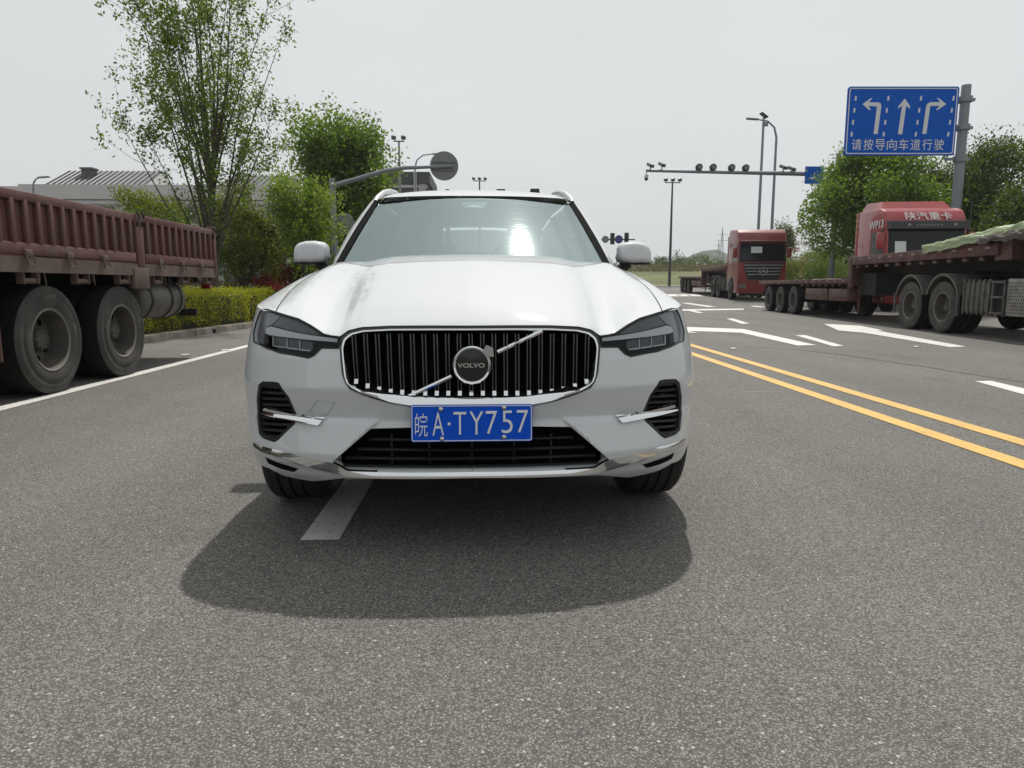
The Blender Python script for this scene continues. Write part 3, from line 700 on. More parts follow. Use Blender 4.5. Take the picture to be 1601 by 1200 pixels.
# --- wheels
def wheel_parts(parent, x, y, z, r, w, sd_, rimr, name='wheel', spokes=10, steer=0.):
    wt = thing(name, None, None); wt.parent = parent; wt.location = (x, y, z); wt.rotation_euler = (0, 0, steer)
    t = MB(); h2 = w / 2
    t.lathe([(-h2 * .86, rimr), (-h2 * 1.0, rimr + .03), (-h2 * 1.02, r - .06), (-h2 * .93, r - .022), (-h2 * .78, r - .006), (-h2 * .45, r - .001), (-h2 * .42, r - .010), (-h2 * .36, r - .010), (-h2 * .33, r), (-h2 * .05, r), (-h2 * .03, r - .01), (h2 * .03, r - .01), (h2 * .05, r), (h2 * .33, r), (h2 * .36, r - .010), (h2 * .42, r - .010), (h2 * .45, r - .001), (h2 * .78, r - .006), (h2 * .93, r - .022), (h2 * 1.02, r - .06), (h2 * 1.0, rimr + .03), (h2 * .86, rimr)], (0, 0, 0), 'X', 72)
    t.build('tyre', rubber, wt, angle=30)
    rm = MB(); o = h2 * sd_
    rm.lathe([(o * .86, rimr + .004), (o * .80, rimr - .012), (o * .3, rimr - .03), (-o * .8, rimr - .03)], (0, 0, 0), 'X', 48)
    for k in range(spokes):
        a = 2 * math.pi * k / spokes
        rm.add([(o * .70, .05 * math.cos(a - .3), .05 * math.sin(a - .3)), (o * .70, .05 * math.cos(a + .3), .05 * math.sin(a + .3)), (o * .78, (rimr - .01) * math.cos(a + .07), (rimr - .01) * math.sin(a + .07)), (o * .78, (rimr - .01) * math.cos(a - .07), (rimr - .01) * math.sin(a - .07))], [(0, 1, 2, 3)])
    rm.lathe([(o * .74, .0001), (o * .74, .06), (o * .60, .075)], (0, 0, 0), 'X', 24)
    rm.build('rim', alloy, wt, angle=40, fix=False)
    dk_ = MB(); dk_.lathe([(o * .2, .0001), (o * .2, .19)], (0, 0, 0), 'X', 24); dk_.build('brake_disc', dchrome, wt, fix=False)
    return wt
for sd_ in (1, -1):
    wheel_parts(car, .836 * sd_, axf, .362, .362, .250, sd_, .245, steer=R(2.5))
    wheel_parts(car, .832 * sd_, axr, .362, .362, .240, sd_, .245)
    # wheel housing liners
    wl_ = MB(); wl_.box((.60 * sd_, axf, .53), (.02, .80, .44)); wl_.build('wheel_liner', void, car, smooth=False)
    for ay in (axf, axr):
        lo_ = MB(); lo_.lathe([(0, .395), (-.30 * sd_, .395)], (.93 * sd_, ay, .365), 'X', 40)
        keep = [(f, m_) for f, m_ in zip(lo_.f, lo_.m) if min(lo_.v[i][2] for i in f) > .26]; lo_.f = [k[0] for k in keep]; lo_.m = [k[1] for k in keep]
        lo_.build('arch_liner', void, car, fix=False)

# --- doors: shut lines, handles, window pillars
for sd_ in (1, -1):
    mm = np.array([sd_, 1, 1])
    def onside(y, z, off=0.): s_ = s_at_y(y); return (Psurf(s_, z) + Pnorm(s_, z) * off) * mm
    for y0_, y1_, zb_ in ((1.52, 1.58, .30), (2.62, 2.66, .30), (3.42, 3.62, .74)):
        q = MB(); q.tube([onside(lerp(y0_, y1_, k / 10), lerp(zb_, zE(s_at_y(y1_)) - .005, k / 10)) for k in range(11)], .0028, 5); q.build('door_seam', mat('seam_grey', (.12, .12, .12), .7), car)
    q = MB(); q.tube([onside(lerp(1.52, 3.30, k / 10), .30) for k in range(11)], .0028, 5); q.build('door_seam', mat('seam_grey', (.12, .12, .12), .7), car)
    for y_ in (2.44, 3.36):
        p = onside(y_, .90, .018); q = MB(); q.box(tuple(p), (.022, .22, .030), bev=.008); q.build('door_handle', white, car)
    for y_ in (2.62, 3.45):
        q = MB(); s_ = s_at_y(y_); lo = Psurf(s_, zE(s_)) * mm; hi = np.array([float(np.interp(y_, [1.45, 2.17, 3.0, 4.3], [.80, .662, .665, .60])) * sd_, y_ + .05, float(np.interp(y_, [1.45, 2.17, 2.6, 3.4, 4.3], [1.10, 1.553, 1.60, 1.59, 1.50]))])
        q.tube([lo, (lo + hi) / 2 + mm * [.004, 0, 0], hi], .028, 6); q.build('window_pillar', blackg, car)
# ================================================================== ground, road, markings
def asphalt():
    m = bpy.data.materials.new('asphalt'); m.use_nodes = True; nt = m.node_tree; b = nt.nodes['Principled BSDF']; N = nt.nodes.new; L = nt.links.new
    tc = N('ShaderNodeTexCoord')
    def noise(sc, det=4, ro=.6):
        n = N('ShaderNodeTexNoise'); n.inputs['Scale'].default_value = sc; n.inputs['Detail'].default_value = det; n.inputs['Roughness'].default_value = ro; L(tc.outputs['Object'], n.inputs['Vector']); return n
    def mr(src, a, b_, c, d):
        q = N('ShaderNodeMapRange'); q.inputs[1].default_value = a; q.inputs[2].default_value = b_; q.inputs[3].default_value = c; q.inputs[4].default_value = d; L(src, q.inputs[0]); return q.outputs[0]
    def mul(a, c):
        q = N('ShaderNodeMath'); q.operation = 'MULTIPLY'; L(a, q.inputs[0]); L(c, q.inputs[1]); return q.outputs[0]
    v = N('ShaderNodeTexVoronoi'); v.inputs['Scale'].default_value = 140; v.inputs['Randomness'].default_value = 1; L(tc.outputs['Object'], v.inputs['Vector'])
    sepc = N('ShaderNodeSeparateColor'); L(v.outputs['Color'], sepc.inputs[0])
    st = mr(sepc.outputs[0], 0, 1, .62, 1.38)                       # each stone its own grey
    pits = mr(v.outputs['Distance'], .25, .62, 1.05, .45)              # dark binder between stones
    fine = mr(noise(420, 2).outputs['Fac'], .3, .7, .86, 1.14)
    mid = mr(noise(26, 5).outputs['Fac'], .3, .7, .93, 1.07)
    big = mr(noise(.55, 6).outputs['Fac'], .3, .7, .90, 1.10)
    # wheel tracks run along the lanes: stretch the noise
    mp = N('ShaderNodeMapping'); mp.inputs['Scale'].default_value = (1.1, .035, 1); L(tc.outputs['Object'], mp.inputs[0])
    tr = N('ShaderNodeTexNoise'); tr.inputs['Scale'].default_value = 1; tr.inputs['Detail'].default_value = 5; L(mp.outputs[0], tr.inputs['Vector'])
    trk = mr(tr.outputs['Fac'], .3, .7, .88, 1.12)
    # bright chips
    v2 = N('ShaderNodeTexVoronoi'); v2.inputs['Scale'].default_value = 46; L(tc.outputs['Object'], v2.inputs['Vector'])
    s2 = N('ShaderNodeSeparateColor'); L(v2.outputs['Color'], s2.inputs[0])
    chip = mul(mr(v2.outputs['Distance'], .16, .22, 1, 0), mr(s2.outputs[1], .80, .82, 0, 1))
    # old oil stains
    oil = mr(noise(1.3, 4).outputs['Fac'], .60, .74, 1.0, .78)
    f = mul(mul(mul(st, pits), mul(fine, mid)), mul(mul(big, trk), oil))
    sc = N('ShaderNodeVectorMath'); sc.operation = 'SCALE'; sc.inputs[0].default_value = (.240, .229, .212); L(f, sc.inputs['Scale'])
    mx = N('ShaderNodeMix'); mx.data_type = 'RGBA'; mx.inputs[7].default_value = (.46, .44, .41, 1); L(chip, mx.inputs[0]); L(sc.outputs[0], mx.inputs[6])
    L(mx.outputs[2], b.inputs['Base Color']); b.inputs['Roughness'].default_value = .82; b.inputs['Specular IOR Level'].default_value = .35
    h = mul(pits, st); bp = N('ShaderNodeBump'); bp.inputs['Strength'].default_value = .8; bp.inputs['Distance'].default_value = .005; L(h, bp.inputs['Height']); L(bp.outputs[0], b.inputs['Normal'])
    return m
YS = sorted(set([-30, -5, 0, 5, 10, 15, 20, 24] + list(np.arange(26, 64, 2)) + list(np.arange(64, 130, 5)) + [130]))
def sheet(name, x0, x1, ys, dz, m, kind='structure', xf=None):
    V = []; Fc = []
    for Y in ys:
        a, b = (xf(Y) if xf else (x0, x1)); V += [(a, Y, gz(Y) + dz), (b, Y, gz(Y) + dz)]
    Fc = [(2 * i, 2 * i + 1, 2 * i + 3, 2 * i + 2) for i in range(len(ys) - 1)]
    return link(name, newmesh(name, V, Fc, m, smooth=True), kind=kind)
sheet('road', -70, 120, YS, 0, asphalt())
base = MB(); base.add([(-3000, -200, -1.2), (3000, -200, -1.2), (3000, 4000, -1.2), (-3000, 4000, -1.2)], [(0, 1, 2, 3)])
base.build('ground', mat('earth', (.10, .085, .06), .95, var=.3, vscale=.2), kind='structure')
def paint(name, col, wear):
    m = mat(name, col, .6, var=.08, vscale=2.5, dirt=(.20, .19, .175), dscale=30, dlow=wear, dhigh=wear + .12, bump=.5, bscale=160); return m
wpaint = paint('white_paint', (.66, .645, .61), .555); ypaint = paint('yellow_paint', (.66, .41, .105), .57)
def marking(name, pts, m, label=None):
    V = [(p[0], p[1], gz(p[1]) + .004) for p in pts]
    return link(name, newmesh(name, V, [tuple(range(len(V)))], m, smooth=False), kind='structure')
def strip(name, xc, w, y0, y1, m):
    ys = [y0] + [y for y in YS if y0 < y < y1] + [y1]; return sheet(name, xc - w / 2, xc + w / 2, ys, .004, m)
strip('lane_edge_line', -4.06, .15, -4, 46, wpaint)
strip('double_yellow_line', 3.07, .145, -4, 46, ypaint); strip('double_yellow_line', 3.50, .145, -4, 46, ypaint)
strip('lane_dash', -.68, .155, 2.72, 8.6, wpaint); strip('lane_dash', -.68, .155, 17.7, 23.7, wpaint)
def pmark(name, px): marking(name, [gnd(*p) for p in px], wpaint)
pmark('lane_arrow', [(1073, 511), (1162, 514.2), (1276.5, 539.4), (1247, 540), (1159, 520), (1075, 517)])
pmark('lane_arrow', [(1060, 516.2), (1076, 517.2), (1092, 520.6), (1060, 518.2)])
pmark('lane_arrow', [(1287.7, 506), (1345, 509), (1381.6, 516.3), (1372, 516.8), (1511, 541.8), (1485, 542.5), (1349, 519.6), (1311, 516.4)])
pmark('lane_dash', [(1243, 523.8), (1259, 523.8), (1319, 540.6), (1303, 541.3)])
pmark('lane_dash', [(1135.7, 498), (1146, 497.8), (1172, 505.6), (1160, 506)])
pmark('lane_dash', [(1524, 596), (1549, 595.4), (1680, 626), (1664, 634)])
pmark('lane_arrow', [(1064, 473.2), (1075, 473.2), (1119, 479), (1106, 479.6)])
pmark('stop_line', [(1060, 483.4), (1163, 482.2), (1163, 484), (1060, 485.6)])
pmark('lane_dash', [(1074, 484.8), (1082, 484.8), (1100.5, 488.6), (1091, 489)])
pmark('lane_edge_line', [(1040, 464.8), (1044, 464.6), (1196, 479.2), (1190, 480.2)])
for x in (1040, 1056, 1072): pmark('crossing_bar', [(x, 459.6), (x + 20, 459.8), (x + 28, 462.8), (x + 6, 463)])
# a sealed joint running along the right lanes, and small litter specks
pmark_pts = [gnd(1160, 541), gnd(1240, 545.5), gnd(1330, 556), gnd(1440, 572), gnd(1520, 585), gnd(1640, 603)]
def seam(name, pts, w, m):
    V = []; k = 0
    P = resample(pts, .35, False); P = P + RNG.normal(0, .012, P.shape); n = len(P)
    for i, p in enumerate(P):
        t = P[min(i + 1, n - 1)] - P[max(i - 1, 0)]; t /= np.linalg.norm(t); q = np.array([-t[1], t[0]]); ww = w * RNG.uniform(.35, 1)
        V += [(*(p + q * ww), gz(p[1]) + .003), (*(p - q * ww), gz(p[1]) + .003)]
    return link(name, newmesh(name, V, [(2 * i, 2 * i + 1, 2 * i + 3, 2 * i + 2) for i in range(n - 1)], m, smooth=False), kind='structure')
seam('road_joint', pmark_pts, .022, mat('joint_dark', (.085, .08, .075), .9))
pmark_s = [gnd(1163, 612), gnd(1195, 612.5), gnd(1228, 612.8)]; seam('road_scratch', pmark_s, .007, mat('scratch_pale', (.42, .41, .38), .8))
for px_, py_, n_ in ((1146, 546, 3), (1432, 543, 2), (352, 548.5, 4), (290, 556, 3)):
    c_ = gnd(px_, py_); lt = MB()
    lt.box((c_[0], c_[1], .012), (.10, .05, .02), rz=.4, rx=.2); lt.build('litter_scrap', mat('litter', (.6, .58, .54), .8), smooth=False, label={1146: 'tiny pale scrap of litter near the yellow lines', 1432: 'tiny pale scrap of litter by the large lane arrow', 352: 'pale scrap of litter beside the left kerb', 290: 'pale paper scrap lying between kerb and white line'}[px_], cat='litter')

# --- kerbs and verges
concrete = mat('kerb_concrete', (.24, .22, .19), .9, var=.25, vscale=6, dirt=(.10, .09, .075), dscale=3, bump=.4, bscale=60)
soil = mat('verge_soil', (.055, .06, .028), .95, var=.5, vscale=3, bump=.8, bscale=12)
def kx(Y): return -6.04 + .083 * (Y - 12.5)
def rx_(Y): return 16.3 + .1086 * (Y - 22)
sheet('verge', 0, 0, [-4, 2, 8, 14, 20, 26, 30, 34, 36], .13, soil, xf=lambda Y: (-60, kx(Y) - .14))
sheet('verge', 0, 0, [2] + [y for y in YS if y > 2 and y < 76] + [76], .13, soil, xf=lambda Y: (rx_(Y) + .14, 140))
def kerb_run(name, fx, y0, y1, side, L_=.98):
    kb = bpy.data.objects.new(name, None); COL.objects.link(kb); kb['kind'] = 'structure'
    st = MB(); st.box((0, 0, -.06), (.14, L_ - .012, .40), bev=.012); me = st.mesh('kerb_stone', concrete)
    Y = y0
    while Y < y1:
        a = math.atan(fx(Y + .5) - fx(Y - .5)); o = bpy.data.objects.new('kerb_stone', me); COL.objects.link(o); o.parent = kb
        o.location = (fx(Y) - side * .07 + RNG.normal(0, .004), Y, gz(Y) + .0 + RNG.normal(0, .004)); o.rotation_euler = (RNG.normal(0, .004), 0, -a + RNG.normal(0, .004)); Y += L_
    return kb
kerb_run('kerb', kx, 5.0, 36, 1); kerb_run('kerb', rx_, 20, 76, -1)
# gully openings in the left kerb
for px_ in (316, 330):
    c_ = gnd(px_, 521); gl = MB(); gl.box((kx(c_[1]) + .004, c_[1], .055), (.012, .24, .085)); gl.build('kerb_drain', void, smooth=False, kind='structure')
pv = MB(); pv.add([(14, 79, gz(79) + .12), (90, 79, gz(79) + .12), (90, 83, gz(83) + .12), (14, 83, gz(83) + .12), (14, 79, 0), (90, 79, 0)], [(0, 1, 2, 3), (4, 5, 1, 0)])
pv.build('pavement', mat('pale_paving', (.36, .34, .31), .9, var=.1), smooth=False, kind='structure')
# --- field, scrub ridge and far hill
def terrain(name, x0, x1, y0, y1, nx, ny, fz, m, kind='structure'):
    X, Y = np.meshgrid(np.linspace(x0, x1, nx), np.linspace(y0, y1, ny)); Z = fz(X, Y); V = np.stack([X, Y, Z], -1).reshape(-1, 3)
    Fc = [(j * nx + i, j * nx + i + 1, (j + 1) * nx + i + 1, (j + 1) * nx + i) for j in range(ny - 1) for i in range(nx - 1)]
    return link(name, newmesh(name, V, Fc, m), kind=kind)
def wob(X, Y, s, seed):
    r = np.random.default_rng(seed); z = 0
    for k in range(7):
        a, b, p = r.normal(0, 1 / s), r.normal(0, 1 / s), r.uniform(0, 6.28); z = z + np.sin(X * a + Y * b + p) / 7
    return z
grassm = mat('field_grass', (.105, .125, .035), .95, var=.35, vscale=.12, dirt=(.13, .105, .055), dscale=.06, bump=.6, bscale=.8)
terrain('grass_field', -400, 500, 83, 230, 90, 30, lambda X, Y: .92 + np.clip((Y - 84) / 60, 0, 1) ** .8 * 3.1 + wob(X, Y, 14, 1) * .35 * np.clip((Y - 84) / 20, 0, 1), grassm)
hillm = mat('hill_wood', (.035, .055, .03), .95, var=.5, vscale=.06, bump=1, bscale=.3)
def hillz(X, Y):
    px = X / Y * 1090 + 762
    h = np.interp(px, [-400, 300, 700, 980, 1040, 1075, 1095, 1120, 1150, 1200, 1300, 1600, 2200], [14, 14, 10, 12, 17, 20, 25, 26, 19, 17, 15, 16, 14])
    return 2 + (h * 620 / 620) * np.exp(-((Y - 620) / 120) ** 2) * 1.15 + wob(X, Y, 9, 5) * 1.8
terrain('hill', -900, 1100, 430, 800, 300, 26, hillz, hillm)

# ================================================================== foliage
def leafmat(name, col, vary=.35, trans=.45):
    if name in MATS: return MATS[name]
    m = bpy.data.materials.new(name); m.use_nodes = True; MATS[name] = m; nt = m.node_tree; nt.nodes.clear(); N = nt.nodes.new; L = nt.links.new
    at = N('ShaderNodeAttribute'); at.attribute_name = 'var'
    hs = N('ShaderNodeHueSaturation'); hs.inputs['Color'].default_value = (*col, 1)
    a = N('ShaderNodeMapRange'); a.inputs[3].default_value = .85 * (1 - vary); a.inputs[4].default_value = .85 * (1 + vary); L(at.outputs['Fac'], a.inputs[0]); L(a.outputs[0], hs.inputs['Value'])
    c = N('ShaderNodeMapRange'); c.inputs[3].default_value = .515; c.inputs[4].default_value = .485; L(at.outputs['Fac'], c.inputs[0]); L(c.outputs[0], hs.inputs['Hue'])
    d = N('ShaderNodeBsdfPrincipled'); d.inputs['Roughness'].default_value = .45; d.inputs['Specular IOR Level'].default_value = .35; L(hs.outputs[0], d.inputs['Base Color'])
    t = N('ShaderNodeBsdfTranslucent'); g = N('ShaderNodeMix'); g.data_type = 'RGBA'; g.blend_type = 'MULTIPLY'; g.inputs[0].default_value = 1; g.inputs[7].default_value = (2.1, 2.05, .60, 1)
    L(hs.outputs[0], g.inputs[6]); L(g.outputs[2], t.inputs['Color'])
    mx = N('ShaderNodeMixShader'); mx.inputs[0].default_value = trans; L(d.outputs[0], mx.inputs[1]); L(t.outputs[0], mx.inputs[2])
    o = N('ShaderNodeOutputMaterial'); L(mx.outputs[0], o.inputs[0]); return m
def leafmesh(name, P, size, m, seed=0, up=.35, aspect=.5, dirs=None):
    r = np.random.default_rng(seed); n = len(P)
    u = r.normal(0, 1, (n, 3)); u[:, 2] -= .35
    if dirs is not None: u = u * .7 + dirs
    u /= np.linalg.norm(u, axis=1, keepdims=True); w = r.normal(0, 1, (n, 3)); w[:, 2] += up; v = np.cross(u, w); v /= np.linalg.norm(v, axis=1, keepdims=True) + 1e-9
    L_ = (size * r.uniform(.65, 1.3, n))[:, None]; nn = np.cross(u, v)
    V = np.stack([P - u * L_ * .5, P + v * L_ * aspect * .5 + nn * L_ * .06, P + u * L_ * .5 - nn * L_ * .08, P - v * L_ * aspect * .5 + nn * L_ * .06], 1).reshape(-1, 3)
    me = bpy.data.meshes.new(name); me.vertices.add(4 * n); me.vertices.foreach_set('co', V.astype(np.float32).ravel())
    me.loops.add(4 * n); me.loops.foreach_set('vertex_index', np.arange(4 * n, dtype=np.int32)); me.polygons.add(n)
    me.polygons.foreach_set('loop_start', np.arange(0, 4 * n, 4, dtype=np.int32)); 
    me.update(calc_edges=True); me.materials.append(m)
    cl = (np.sin(P[:, 0] * 2.1 + seed) * np.cos(P[:, 1] * 1.9) * np.sin(P[:, 2] * 2.3 + 1) * .35 + .5) * .5 + r.uniform(0, .5, n)
    at = me.attributes.new('var', 'FLOAT', 'FACE'); at.data.foreach_set('value', cl.astype(np.float32)); me.validate(); return me
bark = mat('bark', (.075, .062, .05), .9, var=.3, vscale=8, bump=.6, bscale=25)
def branch_path(r, p, d, L_, n, curl, wig):
    pts = [p.copy()]; d = d / np.linalg.norm(d)
    for k in range(n):
        d = d + np.array([0, 0, curl]) / n + r.normal(0, wig, 3) / n ** .5; d /= np.linalg.norm(d); pts.append(pts[-1] + d * L_ / n)
    return pts
def tree(name, label, base, H, W, leafcol, nleaf, lsize, seed, limbs=12, ang=(18, 42), first=.22, leader=True, r0=.07, group=None, tuft=.13, density_low=0., curl=.35, trans=.45, twig=7, gaps=.0, fill=0., last=.62, limb_r=.42, zmin=.15, cat='tree', stretch=1.0, subl=(.16, .30), vary=.35):
    """trunk, rising limbs and leafy twigs"""
    r = np.random.default_rng(seed); t = thing(name, label, cat, base, 0, group)
    b = MB(); anchors = []; wts = []
    tp = branch_path(r, np.array([0, 0, -.1]), np.array([0, 0, 1.]), H * (.97 if leader else .5), 12, .2, .05)
    b.tube(tp, [max(.006, r0 * (1 - i / 12.6)) for i in range(13)], 7)
    def envelope(z):  # crown half-width with height
        q = z / H; return W / 2 * max(.05, np.interp(q, [0, first, first + .18, .55, .8, 1.0], [.1, .35, .85, 1, .72, .16]))
    def twigs(path, rr, frm, cnt, sl):
        n = len(path)
        for _ in range(cnt):
            k = r.uniform(frm, 1) * (n - 1); i = int(k); f = k - i; p = path[i] * (1 - f) + path[min(i + 1, n - 1)] * f
            d = path[min(i + 1, n - 1)] - path[max(i - 1, 0)]; d /= np.linalg.norm(d) + 1e-9; o = r.normal(0, 1, 3); o -= d * (o @ d); o /= np.linalg.norm(o)
            q = branch_path(r, p, d * .75 + o * .75, sl * r.uniform(.6, 1.2), 4, .35, .12)
            b.tube(q, [rr, rr * .8, rr * .6, rr * .4, rr * .2], 4, cap=False)
            for e in q[1:]: anchors.append(e); wts.append(1.)
            anchors.append(q[-1]); wts.append(1.5)
    twigs(tp, .007, .35, int(twig * 1.6), H * subl[0])
    for k in range(limbs):
        z0 = H * r.uniform(first, last); i = z0 / H / (.97 if leader else .5) * 12; i = min(i, 11.9); p = tp[int(i)] * (1 - i % 1) + tp[int(i) + 1] * (i % 1)
        az = 2 * math.pi * (k / limbs + r.uniform(-.3, .3) / limbs * 2); a = R(r.uniform(*ang)); d = np.array([math.cos(az) * math.sin(a), math.sin(az) * math.sin(a), math.cos(a)])
        Lm = min((H - z0) * r.uniform(.75, 1.02), envelope(min(H * .75, z0 + H * .3)) / max(.12, math.sin(a)) * r.uniform(.85, 1.2))
        q = branch_path(r, p, d, Lm, 8, curl, .10); rl = r0 * limb_r * (1 - z0 / H * .5)
        b.tube(q, [max(.004, rl * (1 - j / 8.6)) for j in range(9)], 5, cap=False)
        twigs(q, .006, .25, twig, H * r.uniform(*subl) * .6)
        for e in q[3:]: anchors.append(e); wts.append(.7)
        for _ in range(3): anchors.append(q[-1] + np.array([0, 0, -.1]) * r.uniform(0, 2)); wts.append(1.5)
    A = np.array(anchors); w = np.array(wts)
    up_ = A[:, 2] > H * .45; off_ = (A[up_, :2].max(0) + A[up_, :2].min(0)) / 2 / (A[up_, 2].mean() or 1)        # stand the crown over the trunk
    A[:, :2] -= off_ * A[:, 2:3]; b.v = [(v[0] - off_[0] * v[2], v[1] - off_[1] * v[2], v[2]) for v in b.v]
    if gaps: keep = r.uniform(0, 1, len(A)) > gaps; A = A[keep]; w = w[keep]
    idx = r.choice(len(A), nleaf, p=w / w.sum()); P = A[idx] + np.clip(r.normal(0, 1, (nleaf, 3)), -2, 2) * [tuft, tuft, tuft * 1.15 * stretch]
    if fill:
        m_ = int(nleaf * fill); q = r.normal(0, 1, (m_, 3)); q /= np.linalg.norm(q, axis=1, keepdims=True); rad = r.uniform(.55, 1, m_)[:, None] ** .5
        P2 = q * rad * [W * .42, W * .42, H * (1 - first) * .42] + [0, 0, H * (first + (1 - first) * .47)]; P = np.concatenate([P, P2])
    P = P[P[:, 2] > zmin * r.uniform(.85, 1.25, len(P))]
    b.build('trunk', bark, t, angle=60, fix=False)
    link('crown', leafmesh('crown', P, lsize, leafcol, seed), t)
    return t
def bush(name, label, base, dims, leafcol, nclump, nleaf, lsize, seed, group=None, cat='bush', stem=True, clump=.22, flat=0.):
    """dense rounded plant: many leafy clumps over an ellipsoid, uneven outline"""
    r = np.random.default_rng(seed); t = thing(name, label, cat, base, 0, group); W, D, H = dims
    q = r.normal(0, 1, (nclump, 3)); q[:, 2] = np.abs(q[:, 2]) * 1.0 - .62; q /= np.linalg.norm(q, axis=1, keepdims=True); rad = r.uniform(.62, 1.0, (nclump, 1)) ** .6
    c = q * rad * [W / 2, D / 2, H / 2] * .93 + [0, 0, H * .52]; cs = clump * r.uniform(.6, 1.25, nclump)
    i = r.integers(0, nclump, nleaf); P = c[i] + np.clip(r.normal(0, 1, (nleaf, 3)), -1.7, 1.7) * cs[i][:, None] * [1, 1, .75]; P = P[P[:, 2] > .02]
    if stem:
        b = MB(); b.tube([(0, 0, -.1), (.03, 0, H * .25), (0, .02, H * .55)], [.05 * H / 2, .04 * H / 2, .02 * H / 2], 7)
        for k in range(7):
            e = c[r.integers(0, nclump)]; b.tube([(0, 0, H * .2), tuple(e * .55 + np.array([0, 0, H * .1])), tuple(e)], [.025 * H / 2, .015 * H / 2, .005], 5, cap=False)
        b.build('trunk', bark, t, angle=60, fix=False)
    link('crown', leafmesh('crown', P, lsize, leafcol, seed), t); return t
L_spring = leafmat('leaf_spring', (.15, .225, .042)); L_green = leafmat('leaf_green', (.11, .18, .036)); L_mid = leafmat('leaf_mid', (.085, .14, .032)); L_dark = leafmat('leaf_dark', (.060, .098, .024), trans=.4)
L_yel = leafmat('leaf_yellow', (.27, .29, .022)); L_red = leafmat('leaf_red', (.16, .018, .016), trans=.35); L_olive = leafmat('leaf_olive', (.075, .085, .025)); L_grey = leafmat('leaf_pale', (.10, .12, .06))
L_maroon = leafmat('leaf_maroon', (.060, .018, .014), trans=.2)
def X_(px, Y, py=330): return float(atY(px, py, Y)[0])
V0 = .13
tree('young_maple_tree', 'tall airy young tree with many thin upright branches left of the car', (X_(323, 17.0, 170), 17.0, V0), 8.5, 3.5, leafmat('leaf_young', (.105, .165, .034)), 19000, .085, 11, limbs=30, ang=(7, 31), first=.10, last=.42, r0=.075, limb_r=.5, tuft=.085, twig=7, gaps=.30, curl=.26, stretch=1.3, cat='tree')
tree('dense_green_tree', 'dense mid-height green tree behind the round sign arm', (X_(547, 29, 270), 29, V0), 7.1, 4.3, L_green, 30000, .17, 23, limbs=26, ang=(12, 38), first=.16, r0=.09, tuft=.20, twig=10, fill=.25, stretch=1.6, vary=.4)
tree('light_green_tree', 'small light green tree beside the white car mirror', (X_(472, 21.5), 21.5, V0), 4.1, 2.2, L_spring, 11000, .10, 31, limbs=16, ang=(15, 45), first=.2, r0=.045, tuft=.13, twig=7, stretch=1.2)
bush('round_osmanthus_tree', 'dark rounded evergreen tree behind the hedge left of the car', (X_(374, 20), 20, V0), (1.9, 1.8, 3.75), leafmat('leaf_osmanthus', (.115, .15, .030)), 90, 22000, .075, 41, cat='tree', clump=.20)
bush('low_broad_tree', 'broad yellow-green tree top showing above the cargo truck side', (X_(225, 23), 23, V0), (2.9, 2.4, 4.05), leafmat('leaf_lime', (.12, .155, .022)), 110, 22000, .085, 43, cat='tree', clump=.24)
bush('bronze_shrub', 'bronze-green shrub between the two rounded trees beside the mirror', (X_(448, 23.5), 23.5, V0), (1.9, 1.6, 2.9), L_olive, 70, 12000, .08, 44, clump=.2)
bush('bronze_shrub', 'low olive shrub just left of the white car mirror', (X_(494, 24), 24, V0), (1.5, 1.4, 2.1), L_olive, 60, 9000, .08, 45, clump=.2)
for px_, Y_, W_, H_, sd_, lb in ((427, 22.6, .75, 1.95, 51, 'upper red-leaf maple shrub left of the car'), (405, 19.4, .55, 1.2, 52, 'small red-leaf shrub above the left hedge'), (436, 19.6, .8, .95, 53, 'low crimson shrub directly behind the hedge')):
    bush('red_maple_shrub', lb, (X_(px_, Y_), Y_, V0), (W_, W_, H_), L_red, 30, 3000, .07, sd_, group='red shrubs behind the hedge', clump=.13)
# clipped hedge
def hedge(name, label, y0, y1, off, w, h, m, n, ls, seed):
    r = np.random.default_rng(seed); t = thing(name, label, 'hedge', (0, 0, V0)); Ys = r.uniform(y0, y1, n); s = r.uniform(0, 1, n); 
    face = r.uniform(0, 1, n); xx = np.where(face < .45, 1.0, r.uniform(0, 1, n)); zz = np.where(face < .45, r.uniform(.08, 1, n), np.where(face < .9, 1.0, r.uniform(.3, 1, n)))
    bump_ = np.sin(Ys * 3.1) * .04 + np.sin(Ys * 7.3 + 1) * .03
    X = np.array([kx(y) for y in Ys]) - off - w * (1 - xx) + r.normal(0, .05, n) + bump_; Z = zz * h + r.normal(0, .045, n) + bump_
    P = np.stack([X, Ys, Z], 1); P = P[P[:, 2] > 0]
    link('foliage', leafmesh('foliage', P, ls, m, seed, up=.8), t)
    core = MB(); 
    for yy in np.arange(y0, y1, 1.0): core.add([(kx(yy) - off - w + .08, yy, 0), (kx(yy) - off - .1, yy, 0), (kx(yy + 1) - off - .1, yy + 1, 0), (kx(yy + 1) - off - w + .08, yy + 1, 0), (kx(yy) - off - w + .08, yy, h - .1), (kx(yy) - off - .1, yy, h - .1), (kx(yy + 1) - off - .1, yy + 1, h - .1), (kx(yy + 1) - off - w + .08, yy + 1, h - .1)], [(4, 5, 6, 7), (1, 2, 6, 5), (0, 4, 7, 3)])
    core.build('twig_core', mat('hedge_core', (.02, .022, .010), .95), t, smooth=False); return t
hedge('clipped_hedge', 'clipped yellow-green hedge along the left kerb', 8.0, 26.0, .30, 1.0, .74, L_yel, 52000, .042, 61)
hedge('low_hedge', 'dark maroon low hedge behind the yellow-green hedge', 8.0, 25.0, 1.7, .8, .92, L_maroon, 14000, .05, 62)
